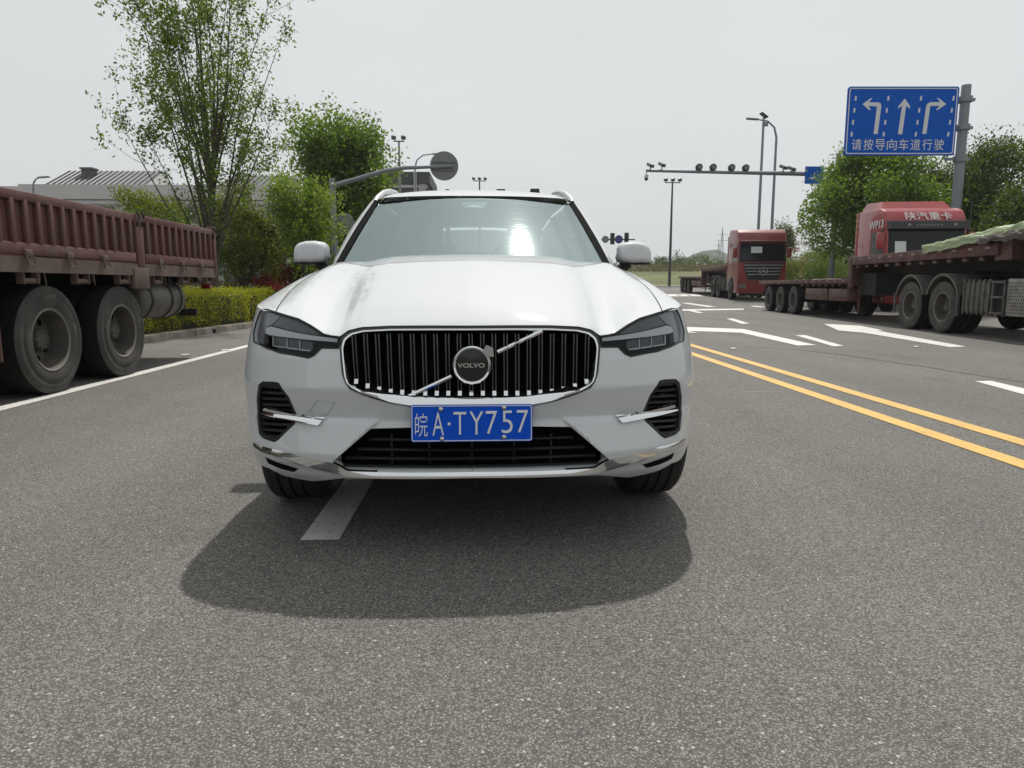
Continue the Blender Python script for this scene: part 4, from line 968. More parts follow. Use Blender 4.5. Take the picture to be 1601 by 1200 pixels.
# right-hand verge planting
tree('big_roadside_tree', 'large dense tree behind the lane direction sign', (X_(1364, 32), 32, V0), 6.9, 7.6, L_green, 52000, .16, 71, limbs=34, ang=(14, 52), first=.20, zmin=2.0, r0=.13, tuft=.27, twig=12, fill=.22, vary=.4)
bush('big_dark_tree', 'big dark rounded tree at the right edge behind the sign pole', (X_(1572, 31), 31, V0), (7.0, 6.0, 7.3), L_dark, 170, 50000, .15, 73, cat='tree', clump=.52)
bush('big_dark_tree', 'shorter dark tree at the right edge behind the tarpaulin', (X_(1640, 25), 25, V0), (4.2, 4.0, 4.6), L_dark, 110, 24000, .13, 74, cat='tree', clump=.4)
bush('big_dark_tree', 'dark tree between the sign pole and the red cab', (X_(1475, 36), 36, gz(36) + V0), (5.6, 5, 6.4), L_dark, 120, 30000, .15, 75, cat='tree', clump=.5)
tree('slim_sparse_tree', 'slim pale sparse tree between the far red cab and big tree', (X_(1238, 52), 52, gz(52) + V0), 4.9, 2.9, L_grey, 4200, .15, 77, limbs=12, ang=(10, 35), first=.2, r0=.05, tuft=.16, twig=5, gaps=.15)
for px_, Y_, W_, H_, sd_, lb, mt in ((1262, 47, 3.3, 3.0, 81, 'lime-green rounded shrub right of the far red cab', leafmat('leaf_lime', (.12, .155, .022))), (1306, 44, 3.5, 2.7, 82, 'dark green rounded shrub above the empty flatbed deck', L_mid), (1226, 49, 1.9, 2.5, 83, 'olive shrub touching the far red cab', L_olive), (1332, 47, 2.8, 2.8, 84, 'dark shrub beside the near red cab', L_mid)):
    bush('rounded_shrub', lb, (X_(px_, Y_), Y_, gz(Y_) + V0), (W_, W_, H_), mt, 60, 9000, .09, sd_, group='shrubs on the right verge', stem=False, clump=.26)
for px_, Y_, W_, H_, sd_, lb in ((1272, 50, 3.0, 3.7, 85, 'red-leaf maple behind the lime-green shrub'), (1315, 50, 2.0, 3.5, 86, 'dull red-leaf maple beside the red cab')):
    bush('red_maple', lb, (X_(px_, Y_), Y_, gz(Y_) + V0), (W_, W_, H_), L_red, 45, 5000, .10, sd_, group='red maples on the right verge', clump=.24)
# scattered trees along the scrub ridge, far behind the field
rr = np.random.default_rng(5); dpos = [1000, 1015, 1036, 1048, 1066, 1082, 1098, 1108, 1122, 1133]
names = ['first', 'second', 'third', 'fourth', 'fifth', 'sixth', 'seventh', 'eighth', 'ninth', 'tenth']
for k, px_ in enumerate(dpos):
    Y_ = 150 + rr.uniform(-8, 25); H_ = rr.uniform(2.0, 4.0)
    bush('distant_tree', names[k] + ' small tree from the left on the ridge beyond the field', (X_(px_, Y_), Y_, 4.0), (H_ * 1.1, H_, H_), L_dark, 24, 900, .35, 90 + k, group='small trees on the far ridge', cat='tree', clump=.5)
# reeds along the ridge
P = []; r_ = np.random.default_rng(9); n = 26000
Xr = r_.uniform(-40, 140, n); Yr = r_.uniform(112, 150, n); P = np.stack([Xr, Yr, 3.3 + r_.uniform(0, 1.0, n) ** 1.3 * 1.3 + (Yr - 112) / 40 * .7], 1)
link('reeds', leafmesh('reeds', P, .55, leafmat('leaf_reed', (.12, .105, .055), trans=.25), 9, aspect=.25, dirs=np.tile([0, 0, 1.2], (n, 1))), label='pale dry reeds and scrub along the far edge of the field', cat='reeds', kind='stuff')
# ================================================================== trucks
tr_rub = mat('truck_tyre', (.045, .043, .040), .85, var=.25, vscale=5, dirt=(.095, .088, .078), dscale=4, dlow=.45, dhigh=.75)
tr_rim = mat('truck_rim', (.075, .070, .064), .7, .2, dirt=(.13, .115, .095), dscale=5)
rimlip = mat('rim_lip', (.20, .19, .17), .55, .4)
def truck_wheel(parent, x, y, z, r=.505, w=.27, side=1, name='wheel', n=40, txt=None):
    """side: +1 outer face looks towards +x"""
    wt = thing(name, None, None); wt.parent = parent; wt.location = (x, y, z); s = side; h = w / 2; rr = .285 * r / .505
    t = MB(); t.lathe([(-h * s, rr + .02), (-h * s, r - .05), (-h * .8 * s, r - .008), (-h * .3 * s, r), (h * .3 * s, r), (h * .8 * s, r - .008), (h * .97 * s, r - .04), (h * 1.0 * s, r - .09), (h * .96 * s, r - .10), (h * 1.02 * s, r - .12), (h * 1.0 * s, rr + .045), (h * .90 * s, rr + .01), (h * .9 * s, rr)], (0, 0, 0), 'X', n, mlist=[1] * 5 + [0] * 7); t.build('tyre', [tr_rub, mat('tread_shaded', (.012, .0115, .011), .9, spec=.2)], wt, angle=40)  # tread faces coloured darker than the sidewall to carry the shade under the body
    q = MB(); q.lathe([(h * .88 * s, rr + .012), (h * .95 * s, rr + .002), (h * .88 * s, rr - .015)], (0, 0, 0), 'X', n, m=1)
    q.lathe([(h * .88 * s, rr - .015), (h * .2 * s, rr - .03), (-h * .35 * s, rr - .045), (-h * .35 * s, .12), (-h * .1 * s, .105), (h * .25 * s, .095), (h * .3 * s, .06), (h * .3 * s, .0005)], (0, 0, 0), 'X', n)
    q.build('rim', [tr_rim, rimlip], wt, angle=40)
    for k in range(8):
        a = 2 * math.pi * k / 8 + .2; c = MB(); c.lathe([(-h * .34 * s, .034), (-h * .33 * s, .0005)], (0, .185 * r / .505 * math.cos(a), .185 * r / .505 * math.sin(a)), 'X', 12); c.build('rim_hole', void, wt, fix=False)
        b = MB(); b.lathe([(h * .26 * s, .013), (h * .36 * s, .012), (h * .37 * s, .0005)], (0, .078 * math.cos(a), .078 * math.sin(a)), 'X', 6); b.build('wheel_nut', tr_rim, wt, smooth=False)
    if txt:
        me = textmesh('tyre_lettering', txt, .17, .042, [mat('tyre_letter', (.17, .16, .14), .8)], .002, .01); o = link('tyre_lettering', me, wt)
        o.location = ((h * 1.02 + .004) * s, 0.03 * 0, r - .165); o.rotation_euler = (0, 0, R(90) * s); o.location.z = rr + .115
    return wt
maroon = mat('cargo_maroon', (.105, .036, .032), .62, var=.22, vscale=2.2, dirt=(.12, .085, .068), dscale=5, dlow=.46, dhigh=.8, bump=.15, bscale=25, dstretch=(1, 2.2, .35))
brownst = mat('cargo_beam', (.105, .070, .058), .7, var=.25, vscale=3, dirt=(.17, .13, .10), dscale=4, dlow=.5, dhigh=.8)
steel = mat('dark_steel', (.018, .017, .016), .6, .3, var=.3, vscale=6)
tanksteel = mat('tank_steel', (.12, .112, .10), .55, .35, var=.2, vscale=4, dirt=(.06, .055, .05), dscale=7)
# --- left cargo truck (only its rear half stands in the picture)
lt = thing('cargo_truck', 'maroon drop-side cargo truck parked along the left white line', 'truck', (-4.05, 10.62, 0))
TL = 10.6                                                              # length of bed modelled
def lbox(name, c, d, m, parent=lt, bev=0., **k):
    b = MB(); b.box(c, d, bev=bev, **k); return b.build(name, m, parent, smooth=bev > 0)
lbox('bed_floor', (-1.22, -TL / 2, 1.20), (2.40, TL, .10), brownst)
lbox('side_beam', (.0, -TL / 2, 1.20), (.07, TL, .135), brownst)
lbox('far_side', (-2.44, -TL / 2, 1.55), (.06, TL, .62), maroon)
lbox('tailgate', (-1.22, -.03, 1.55), (2.36, .05, .60), maroon)
def dropside(y0, y1):
    p = lbox('drop_side', (-.012, (y0 + y1) / 2, 1.565), (.030, y1 - y0, .50), maroon)
    lbox('top_rail', (.004, (y0 + y1) / 2, 1.785), (.075, y1 - y0, .085), maroon, p, bev=.012)
    lbox('bottom_rail', (.006, (y0 + y1) / 2, 1.335), (.065, y1 - y0, .105), maroon, p, bev=.01)
    n = int((y1 - y0) / .175); rb = MB(); rb.box((0, 0, 0), (.050, .055, .385), bev=.01); me = rb.mesh('rib', maroon)
    for k in range(n):
        o = bpy.data.objects.new('rib', me); COL.objects.link(o); o.parent = p; o.location = (.018, y0 + (y1 - y0) * (k + .5) / n, 1.575)
    for k in range(int((y1 - y0) / .62)):
        yy = y0 + .35 + k * .62
        h = MB(); h.box((.045, yy, 1.30), (.03, .10, .06), bev=.008); h.tube([(.06, yy - .05, 1.28), (.075, yy - .05, 1.20), (.075, yy + .05, 1.20), (.06, yy + .05, 1.28)], .008, 6); h.build('latch', brownst, p)
    return p
dropside(-2.14, -.06); dropside(-2.30 - 4.2, -2.36); dropside(-TL, -2.36 - 4.3)
def post(y, w):
    q = lbox('post', (.006, y, 1.50), (.075, w, .66), maroon, bev=.01); lbox('post_foot', (.02, y - .03, 1.10), (.06, w + .18, .24), brownst, q, bev=.01); return q
post(-2.25, .17); post(-6.58, .17); lbox('post', (.0, -.01, 1.52), (.09, .09, .70), maroon, bev=.01)
for yy in (-2.20, -2.31, -.06):
    c = MB(); c.tube([(.05, yy, 1.86), (.065, yy + .03, 1.80), (.06, yy - .02, 1.74), (.05, yy, 1.69)], .010, 6); c.build('chain_hook', steel, lt)
for k in range(9):
    yy = -.25 - k * .80; 
    if 2.0 < -yy < 2.5: continue
    w_ = MB(); w_.tube([(.0, yy - .09, 1.06), (.0, yy + .09, 1.06)], .026, 10); w_.box((.0, yy - .10, 1.085), (.07, .012, .11)); w_.box((.0, yy + .10, 1.085), (.07, .012, .11)); w_.build('strap_winch', brownst, lt, angle=40)
    hk = MB(); hk.tube([(.02, yy + .20, 1.13), (.03, yy + .20, 1.05), (.02, yy + .215, 1.02)], .006, 5); hk.build('rope_hook', brownst, lt)
for xx in (-.72, -1.72): lbox('chassis_rail', (xx, -TL / 2 - .2, .98), (.09, TL - .6, .28), steel)
for yy in np.arange(-TL + .4, -.2, .9): lbox('cross_member', (-1.22, yy, 1.10), (2.2, .07, .09), steel)
rearY = -(10.62 - 8.0); wy = [rearY, rearY - 1.30, rearY - 5.2]
for i, yy in enumerate(wy):
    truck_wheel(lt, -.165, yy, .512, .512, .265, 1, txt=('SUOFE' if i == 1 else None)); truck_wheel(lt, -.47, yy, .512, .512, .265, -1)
    truck_wheel(lt, -2.30, yy, .512, .512, .265, -1); lbox('axle', (-1.22, yy, .52), (1.6, .14, .14), steel)
    lbox('leaf_spring', (-.80, yy, .70), (.09, 1.0, .12), steel)
tk = MB(); tk.lathe([(-.62, .02), (-.60, .16), (-.55, .225), (-.50, .245), (.50, .245), (.55, .225), (.60, .16), (.62, .02)], (-.30, -1.42, .845), 'Y', 32); tko = tk.build('air_tank', tanksteel, lt, angle=50)
for yy in (-1.85, -1.30, -1.02):
    st = MB(); st.lathe([(-.022, .249), (-.022, .256), (.022, .256), (.022, .249)], (-.30, yy, .845), 'Y', 32); st.build('tank_strap', steel, tko, angle=40)
lbox('shade_filler', (-.66, -TL / 2 - .6, .86), (.02, TL - 1.4, .62), void)  # black sheet added to stand for the deep shade behind the wheels
lbox('tank_bracket', (-.40, -1.35, 1.06), (.10, .8, .10), steel)
lbox('rear_bumper', (-1.22, -.28, .635), (2.1, .07, .095), steel); lbox('bumper_bracket', (-.40, -.38, .80), (.06, .10, .30), steel); lbox('bumper_bracket', (-2.0, -.38, .80), (.06, .10, .30), steel)
lbox('tail_lamp', (-.10, -.05, 1.02), (.12, .09, .10), mat('lamp_red', (.25, .01, .01), .3)); lbox('mud_flap', (-.30, rearY - 2.02, .64), (.55, .02, .52), maroon)

# --- low-bed semi-trailers with tractors on the right
deckm = mat('deck_maroon', (.085, .030, .028), .65, var=.3, vscale=2, dirt=(.15, .115, .10), dscale=3, dlow=.48, dhigh=.8)
undr = mat('under_dark', (.014, .011, .011), .8, var=.3, vscale=4)
cabred = mat('cab_red', (.32, .024, .024), .38, 0, .6, var=.12, vscale=1.5, dirt=(.22, .09, .07), dscale=2.5, dlow=.55, dhigh=.95)
cabred2 = mat('cab_dark_red', (.22, .022, .021), .42, 0, .5, var=.12, vscale=1.5, dirt=(.18, .08, .07), dscale=2.5, dlow=.5, dhigh=.9)
cabglass = glassmat('cab_glass', (.10, .12, .13), (.10, .55), .02)
silverm = mat('dull_silver', (.34, .33, .32), .5, .6, var=.15, vscale=6, dirt=(.16, .14, .12), dscale=5)
whitet = mat('letter_white', (.72, .70, .70), .5)
plasticg = mat('plastic_grey', (.075, .073, .070), .7, dirt=(.13, .12, .105), dscale=4)
def bx(parent, name, c, d, m, bev=0., **k):
    b = MB(); b.box(c, d, bev=bev, **k); return b.build(name, m, parent, smooth=bev > 0)
def lowbed(t, o, wheel_text=None):
    """trailer: o = y of first drive axle; x from 0 (near side) to 2.5"""
    WD = 2.6
    # gooseneck
    gd = bx(t, 'gooseneck_deck', (WD / 2, o + 1.65, 1.71), (WD, 6.9, .16), deckm); bx(t, 'gooseneck_beam', (.04, o + 1.65, 1.70), (.10, 6.94, .23), deckm, gd and .01)
    bx(t, 'gooseneck_frame', (WD / 2, o + 1.2, 1.48), (1.3, 6.0, .30), undr); bx(t, 'gooseneck_nose', (WD / 2, o - 1.9, 1.70), (WD - .1, .5, .42), deckm)
    bx(t, 'step_wall', (WD / 2, o + 5.0, 1.38), (WD, .16, .72), deckm); bx(t, 'step_post', (.04, o + 4.95, 1.36), (.10, .22, .86), deckm, .01); bx(t, 'step_wing', (WD / 2, o + 4.4, 1.05), (WD - .5, 1.1, .60), undr)
    # low deck
    ld = bx(t, 'low_deck', (WD / 2, o + 9.6, 1.14), (WD, 9.2, .08), deckm); bx(t, 'low_deck_beam', (.03, o + 9.6, 1.135), (.09, 9.24, .14), deckm, .01); bx(t, 'low_deck_frame', (WD / 2, o + 9.4, .93), (1.4, 8.6, .32), undr)
    for k in range(11):
        q = MB(); q.tube([(.02, o - 1.4 + k * .58, 1.52), (.02, o - 1.24 + k * .58, 1.52)], .035, 8); q.box((.02, o - 1.32 + k * .58, 1.56), (.06, .03, .06)); q.build('strap_winch', deckm, t, angle=40)
        bx(t, 'reflector_patch', (-.012, o - 1.5 + k * .58, 1.735), (.004, .16, .045), mat('tape_pale', (.26, .20, .19), .6))
    for k in range(14):
        bx(t, 'reflector_patch', (-.017, o + 5.4 + k * .62, 1.15), (.004, .14, .045), mat('tape_pale', (.26, .20, .19), .6))
    for k in range(7):
        q = MB(); q.tube([(.02, o + 5.6 + k * .55, 1.02), (.02, o + 5.76 + k * .55, 1.02)], .032, 8); q.build('strap_winch', deckm, t, angle=40)
    b1 = bx(t, 'tool_box', (.20, o + 5.75, .74), (.38, 1.5, .36), deckm, .015); bx(t, 'box_lid', (.004, o + 5.75, .77), (.02, 1.30, .20), brownst, .004)
    b2 = bx(t, 'tool_box', (.20, o + 7.65, .74), (.38, 1.9, .36), brownst, .015); bx(t, 'box_frame', (.004, o + 7.65, .70), (.02, 1.7, .05), deckm)
    bx(t, 'landing_leg', (.25, o + 4.85, .62), (.06, .06, .75), deckm)
    for yy in (9.9, 11.4, 12.9):
        truck_wheel(t, .14, o + yy, .50, .50, .27, -1, n=32); truck_wheel(t, 2.45, o + yy, .50, .50, .27, 1, n=24); bx(t, 'axle', (WD / 2, o + yy, .5), (2.0, .13, .13), undr)
        f = MB(); a = np.linspace(R(15), R(165), 12); f.add([(x, o + yy + .60 * math.cos(v), .50 + .58 * math.sin(v)) for v in a for x in (.0, .30)], [(2 * i, 2 * i + 1, 2 * i + 3, 2 * i + 2) for i in range(11)]); f.build('wheel_guard', undr, t, fix=False)
    bx(t, 'rear_bumper', (WD / 2, o + 14.1, .70), (WD - .2, .10, .14), deckm)
def tractor(t, o, cabfront):
    """tractor chassis with two drive axles; o = first drive axle, cabfront = y of the cab front"""
    bx(t, 'chassis_rail', (.85, (cabfront + o + 2.2) / 2, .92), (.10, o + 2.2 - cabfront, .28), undr); bx(t, 'chassis_rail', (1.70, (cabfront + o + 2.2) / 2, .92), (.10, o + 2.2 - cabfront, .28), undr)
    for yy in (0, 1.42):
        truck_wheel(t, .14, o + yy, .555, .555, .29, -1); truck_wheel(t, .46, o + yy, .555, .555, .29, -1, n=24); truck_wheel(t, 2.40, o + yy, .555, .555, .29, 1, n=24); bx(t, 'axle', (1.28, o + yy, .555), (1.9, .15, .15), undr)
        g = MB(); a = np.linspace(R(-8 if yy else 95), R(85 if not yy else 188), 12) if False else np.linspace(R(20), R(160), 14)
        g.add([(x, o + yy + .68 * math.cos(v), .58 + .70 * math.sin(v)) for v in a for x in (-.02, .58)], [(2 * i, 2 * i + 1, 2 * i + 3, 2 * i + 2) for i in range(13)])
        g.add([(-.022, o + yy + rr_ * math.cos(v), .58 + rr_ * math.sin(v)) for v in a for rr_ in (.70, .64)], [(2 * i, 2 * i + 1, 2 * i + 3, 2 * i + 2) for i in range(13)]); g.build('mudguard', plasticg, t, fix=False)
        bx(t, 'mudguard_stay', (-.02, o + yy + (.66 if yy else -.66), .62), (.05, .05, .46), plasticg)
    bx(t, 'shade_filler', (.66, (cabfront + o + 2.2) / 2, .90), (.02, o + 2.0 - cabfront, .60), void)  # added black filler, paints the shade beneath the chassis
    bx(t, 'fifth_wheel', (1.28, o + .7, 1.25), (.95, 1.0, .12), undr)
    tk = MB(); tk.box((.28, o - 1.22, .79), (.52, .95, .66), bev=.07); tk_ = tk.build('fuel_tank', tanksteel, t)
    for k in range(6): bx(t, 'tank_rib', (.02, o - .80 - k * .17, .79), (.05, .05, .70), tanksteel, .015).parent = tk_
    stp = thing('side_steps', None, None); stp.parent = t
    for zz in (.50, .80, 1.08): bx(stp, 'step_rung', (.0, o - 1.98, zz), (.08, .40, .04), plasticg)
    for yy in (-1.80, -2.16): bx(stp, 'step_rail', (.0, o + yy, .78), (.05, .04, .68), plasticg)
    bx(t, 'battery_box', (.26, o - 2.0, .78), (.42, .42, .60), undr)
    tr_ = bx(t, 'treadplate_box', (.24, o - 2.62, .80), (.50, .80, .68), silverm, .02)
    dm = MB(); 
    for i in range(12):
        for j in range(10): dm.add([(-.014, o - 2.98 + i * .065 + (j % 2) * .032 + dx, .52 + j * .06 + dz) for dx, dz in ((-.016, 0), (0, .024), (.016, 0), (0, -.024))], [(0, 1, 2, 3)])
    q = dm.build('tread_pattern', undr, tr_, smooth=False, fix=False); q['kind'] = 'stuff'
def cab(t, f, style):
    """cab with its front face at y=f, x 0..2.5; style 0: lettered roof, visor; 1: star badge, wide grille"""
    m = cabred if style == 0 else cabred2
    prof = [(f + .04, .42), (f, .75), (f, 1.25), (f + .04, 1.95), (f + .16, 2.85), (f + .24, 3.12), (f + .42, 3.38), (f + .75, 3.49), (f + 2.25, 3.52), (f + 2.3, 3.40), (f + 2.3, 1.05), (f + 1.95, .95), (f + 1.85, .42)] if style == 0 else [(f + .04, .34), (f, .70), (f, 1.25), (f + .03, 1.95), (f + .14, 2.85), (f + .20, 3.12), (f + .34, 3.48), (f + .62, 3.66), (f + 2.0, 3.72), (f + 2.3, 3.62), (f + 2.3, 1.0), (f + 1.95, .90), (f + 1.85, .34)]
    b = MB(); b.prism(prof, .02, 2.48, 'YZ'); me = b.mesh('cab_shell', m, smooth=False); bm = bmesh.new(); bm.from_mesh(me)
    bmesh.ops.bevel(bm, geom=[e for e in bm.edges], offset=.07, segments=3, profile=.6, affect='EDGES', clamp_overlap=True); bm.to_mesh(me); bm.free()
    me.polygons.foreach_set('use_smooth', np.full(len(me.polygons), True)); me.set_sharp_from_angle(angle=R(40)); link('cab_shell', me, t)
    def fy(z): return float(np.interp(z, [p[1] for p in prof[1:7]], [p[0] for p in prof[1:7]]))
    def front(name, poly, mt, off=.012, th=.02):
        n = len(poly); V = [(x, fy(z) - off, z) for x, z in poly] + [(x, fy(z) - off + th, z) for x, z in poly]
        return link(name, newmesh(name, V, [tuple(range(n))] + [(i, (i + 1) % n, (i + 1) % n + n, i + n) for i in range(n)], mt, smooth=False), t)
    def sidep(name, poly, mt, off=.012): 
        n = len(poly); V = [(.02 - off, y, z) for y, z in poly] + [(.03, y, z) for y, z in poly]
        return link(name, newmesh(name, V, [tuple(range(n))] + [(i, (i + 1) % n, (i + 1) % n + n, i + n) for i in range(n)], mt, smooth=False), t)
    w0, w1 = (1.98, 2.74) if style == 0 else (2.05, 2.86)
    front('windscreen_surround', [(.07, w0 - .08), (2.43, w0 - .08), (2.40, w1 + .06), (.10, w1 + .06)], blackm, .010)
    front('windscreen', [(.13, w0), (2.37, w0), (2.34, w1), (.16, w1)], mat('cab_windscreen', (.008, .009, .010), .12, spec=.3), .030, .015)
    for k in (0, 1):
        wx = .9 + k * .8; q = MB(); q.tube([(wx, fy(w0) - .05, w0 - .02), (wx - .35, fy(w0 + .3) - .045, w0 + .10)], .010, 6); q.build('wiper', blackm, t)
    front('sun_card', [(.28, w0 + .05), (.62, w0 + .05), (.62, w0 + .42), (.28, w0 + .42)] if style == 0 else [(.66, w1 - .42), (1.22, w1 - .42), (1.22, w1 - .10), (.66, w1 - .10)], mat('paper_pale', (.30, .33, .31) if style == 0 else (.62, .68, .64), .7), .036, .002)
    sidep('door_window', [(f + .22, w0 - .02), (f + 1.15, w0 - .02), (f + 1.15, w1), (f + .36, w1)], mat('cab_windscreen', (.008, .009, .010), .12, spec=.3))
    sidep('door_seam', [(f + 1.22, .95), (f + 1.24, .95), (f + 1.24, w1 + .1), (f + 1.22, w1 + .1)], blackm, .006)
    if style == 0:
        vz0, vz1 = 2.78, 3.02
        v = MB(); v.add([(.05, f - .10, vz0), (2.45, f - .10, vz0), (2.45, f - .04, vz1), (.05, f - .04, vz1), (.05, f + .25, vz0 + .02), (2.45, f + .25, vz0 + .02), (2.45, f + .25, vz1 + .03), (.05, f + .25, vz1 + .03)], [(0, 1, 2, 3), (3, 2, 6, 7), (0, 4, 5, 1), (0, 3, 7, 4), (1, 5, 6, 2)]); v.build('sun_visor', mat('visor_black', (.018, .017, .017), .4, var=.3, vscale=4), t, smooth=False)
        for k in range(8):                                       # faded sticker lettering, too blurred to read
            mk = MB(); x0 = .86 + k * .105
            for dx, dz, w_, h_ in ((0, .03, .07, .014), (0, 0, .06, .012), (0, -.03, .07, .014), (-.02 + .01 * (k % 3), 0, .014, .07)): mk.box((x0 + dx, f - .0755 - .06 * (dz + .02) * 0, vz0 + .10 + dz), (w_, .012, h_))
            q_ = mk.build('visor_sticker', mat('visor_letter', (.33, .30, .24), .6), t, smooth=False); q_['kind'] = 'stuff'
        for xx in (.62, 2.0):
            st = MB(); pts = [((.07 if k % 2 == 0 else .03) * math.sin(k * math.pi / 5), (.07 if k % 2 == 0 else .03) * math.cos(k * math.pi / 5)) for k in range(10)]; st.prism([(xx + a, vz0 + .12 + c) for a, c in pts], f - .082, f - .079, 'XZ'); st.build('visor_motif', mat('visor_letter', (.33, .30, .24), .6), t, smooth=False)
        o = link('roof_lettering', textmesh('roof_lettering', '陕汽重卡', 1.42, .30, [whitet], .004, 0.), t); o.location = (1.32, fy(3.22) - .005, 3.20); o.rotation_euler = (R(-33), 0, 0)
        o.location.y = f + .235
        o = link('side_lettering', textmesh('side_lettering', 'WP13', 1.05, .25, [whitet], .004, .02), t); o.location = (-.012, f + .82, 2.98); o.rotation_euler = (0, 0, R(-90))
        rd = MB(); rd.add([(.15, f + .9, 3.48), (2.35, f + .9, 3.48), (2.2, f + 1.15, 3.74), (.3, f + 1.15, 3.74), (.10, f + 2.3, 3.50), (2.4, f + 2.3, 3.50), (2.25, f + 2.25, 3.80), (.25, f + 2.25, 3.80)], [(0, 1, 2, 3), (3, 2, 6, 7), (0, 3, 7, 4), (1, 5, 6, 2), (4, 7, 6, 5)]); rd.build('roof_deflector', m, t, smooth=False)
        bx(t, 'side_fairing', (.10, f + 2.42, 2.35), (.16, .22, 2.3), m, .03)
        for k in range(4): bx(t, 'fairing_sticker', (.012, f + 2.42, 2.75 + k * .2), (.006, .12, .13), mat('sticker_gold', (.36, .16, .02), .6))
        an = MB(); an.tube([(2.62, f + .3, 2.7), (2.64, f + .3, 3.65)], .012, 6); an.build('aerial', plasticg, t)
        front('grille', [(.45, .95), (2.05, .95), (2.15, 1.75), (.35, 1.75)], blackm)
    else:
        front('grille', [(.52, 1.06), (2.10, 1.06), (2.34, 1.92), (.26, 1.92)], blackm, .016)
        for k, zz in enumerate((1.80, 1.64, 1.48, 1.32)):
            i = .32 + .06 * k; front('grille_bar', [(i, zz), (2.62 - i, zz), (2.62 - i, zz + .035), (i, zz + .035)], mat('bar_silver', (.42, .42, .42), .4, .5), .035, .02)
        bg_ = thing('star_badge', None, None); bg_.parent = t; bg_.location = (1.31, f - .045, 1.50); bg_.scale = (1.25, 1, 1.25)
        rg = MB(); rg.lathe([(-.01, .170), (-.025, .160), (-.01, .145), (.02, .145), (.02, .170), (-.01, .170)], (0, 0, 0), 'Y', 32); rg.build('badge_ring', mat('bar_silver', (.42, .42, .42), .4, .5), bg_)
        st = MB(); pts = [((.15 if k % 2 == 0 else .028) * math.sin(k * math.pi / 3), (.15 if k % 2 == 0 else .028) * math.cos(k * math.pi / 3)) for k in range(6)]; st.prism(pts, -.02, .01, 'XZ'); st.build('badge_star', mat('bar_silver', (.42, .42, .42), .4, .5), bg_, smooth=False)
        bx(t, 'roof_visor', (1.25, f + .10, 3.02), (2.3, .22, .12), mat('visor_red', (.10, .02, .02), .5), .03)
        hr = MB(); hr.lathe([(0, .02), (.35, .03), (.42, .07)], (.35, f + .9, 3.62), 'Y', 12); hr.build('air_horn', blackm, t)
        front('bumper', [(.05, .36), (2.45, .36), (2.47, .92), (.03, .92)], m, .05, .05)
        for xx in (.28, 2.22): front('head_lamp', [(xx - .17, .62), (xx + .17, .62), (xx + .17, .84), (xx - .17, .84)], mat('truck_lamp', (.22, .21, .20), .2, .3, .5), .06, .02)
        bx(t, 'front_underrun', (1.25, f + .10, .30), (2.2, .12, .14), undr)
        bx(t, 'side_fairing', (.10, f + 2.45, 2.2), (.16, .25, 2.4), m, .03)
    for xx, s in ((-.14, -1), (2.64, 1)):
        mrr = bx(t, 'mirror_housing', (xx, f + .16, 2.42 if style == 0 else 2.45), (.22, .12, .52), m, .04); q = MB(); q.tube([(xx, f + .18, 2.72), (xx * .3 + 1.25 * .7 if False else (.06 if s < 0 else 2.44), f + .22, 2.80)], .018, 6); q.build('mirror_arm', blackm, t)
    for yy in (1.42,):
        truck_wheel(t, .115, f + yy, .53, .53, .29, -1, n=24); truck_wheel(t, 2.385, f + yy, .53, .53, .29, 1, n=24)
        for xa, xb in ((.012, .10), (2.40, 2.488)):
            wa = MB(); wa.lathe([(xa, .0005), (xa, .62), (xb, .62), (xb, .0005)], (0, f + yy, .56), 'X', 32); wa.build('arch_well', void, t)
        bx(t, 'wheel_arch', (1.25, f + yy, .85), (2.44, 1.25, .5), undr)
TA = R(-6.2)
ta = thing('lowbed_truck', 'long maroon low-bed truck with tarpaulins on its raised front deck', 'truck', (9.78, 14.78, 0), TA); lowbed(ta, 0.0); tractor(ta, 0.0, -5.6); cab(ta, -5.75, 1)
tb_ = thing('red_lettered_truck', 'red truck cab with white lettering on its roof, behind the low-bed', 'truck', (12.62, 22.0, 0), TA); cab(tb_, 0.0, 0); tractor(tb_, 5.1, .4)
tc_ = thing('far_lowbed_truck', 'far red truck with a star badge and empty low-bed trailer', 'truck', (13.05, 36.4, gz(36.4) + .01), TA); cab(tc_, 0.0, 1); tractor(tc_, 4.55, .4); lowbed(tc_, 4.55)
tc_.rotation_euler = (R(.85), 0, TA)
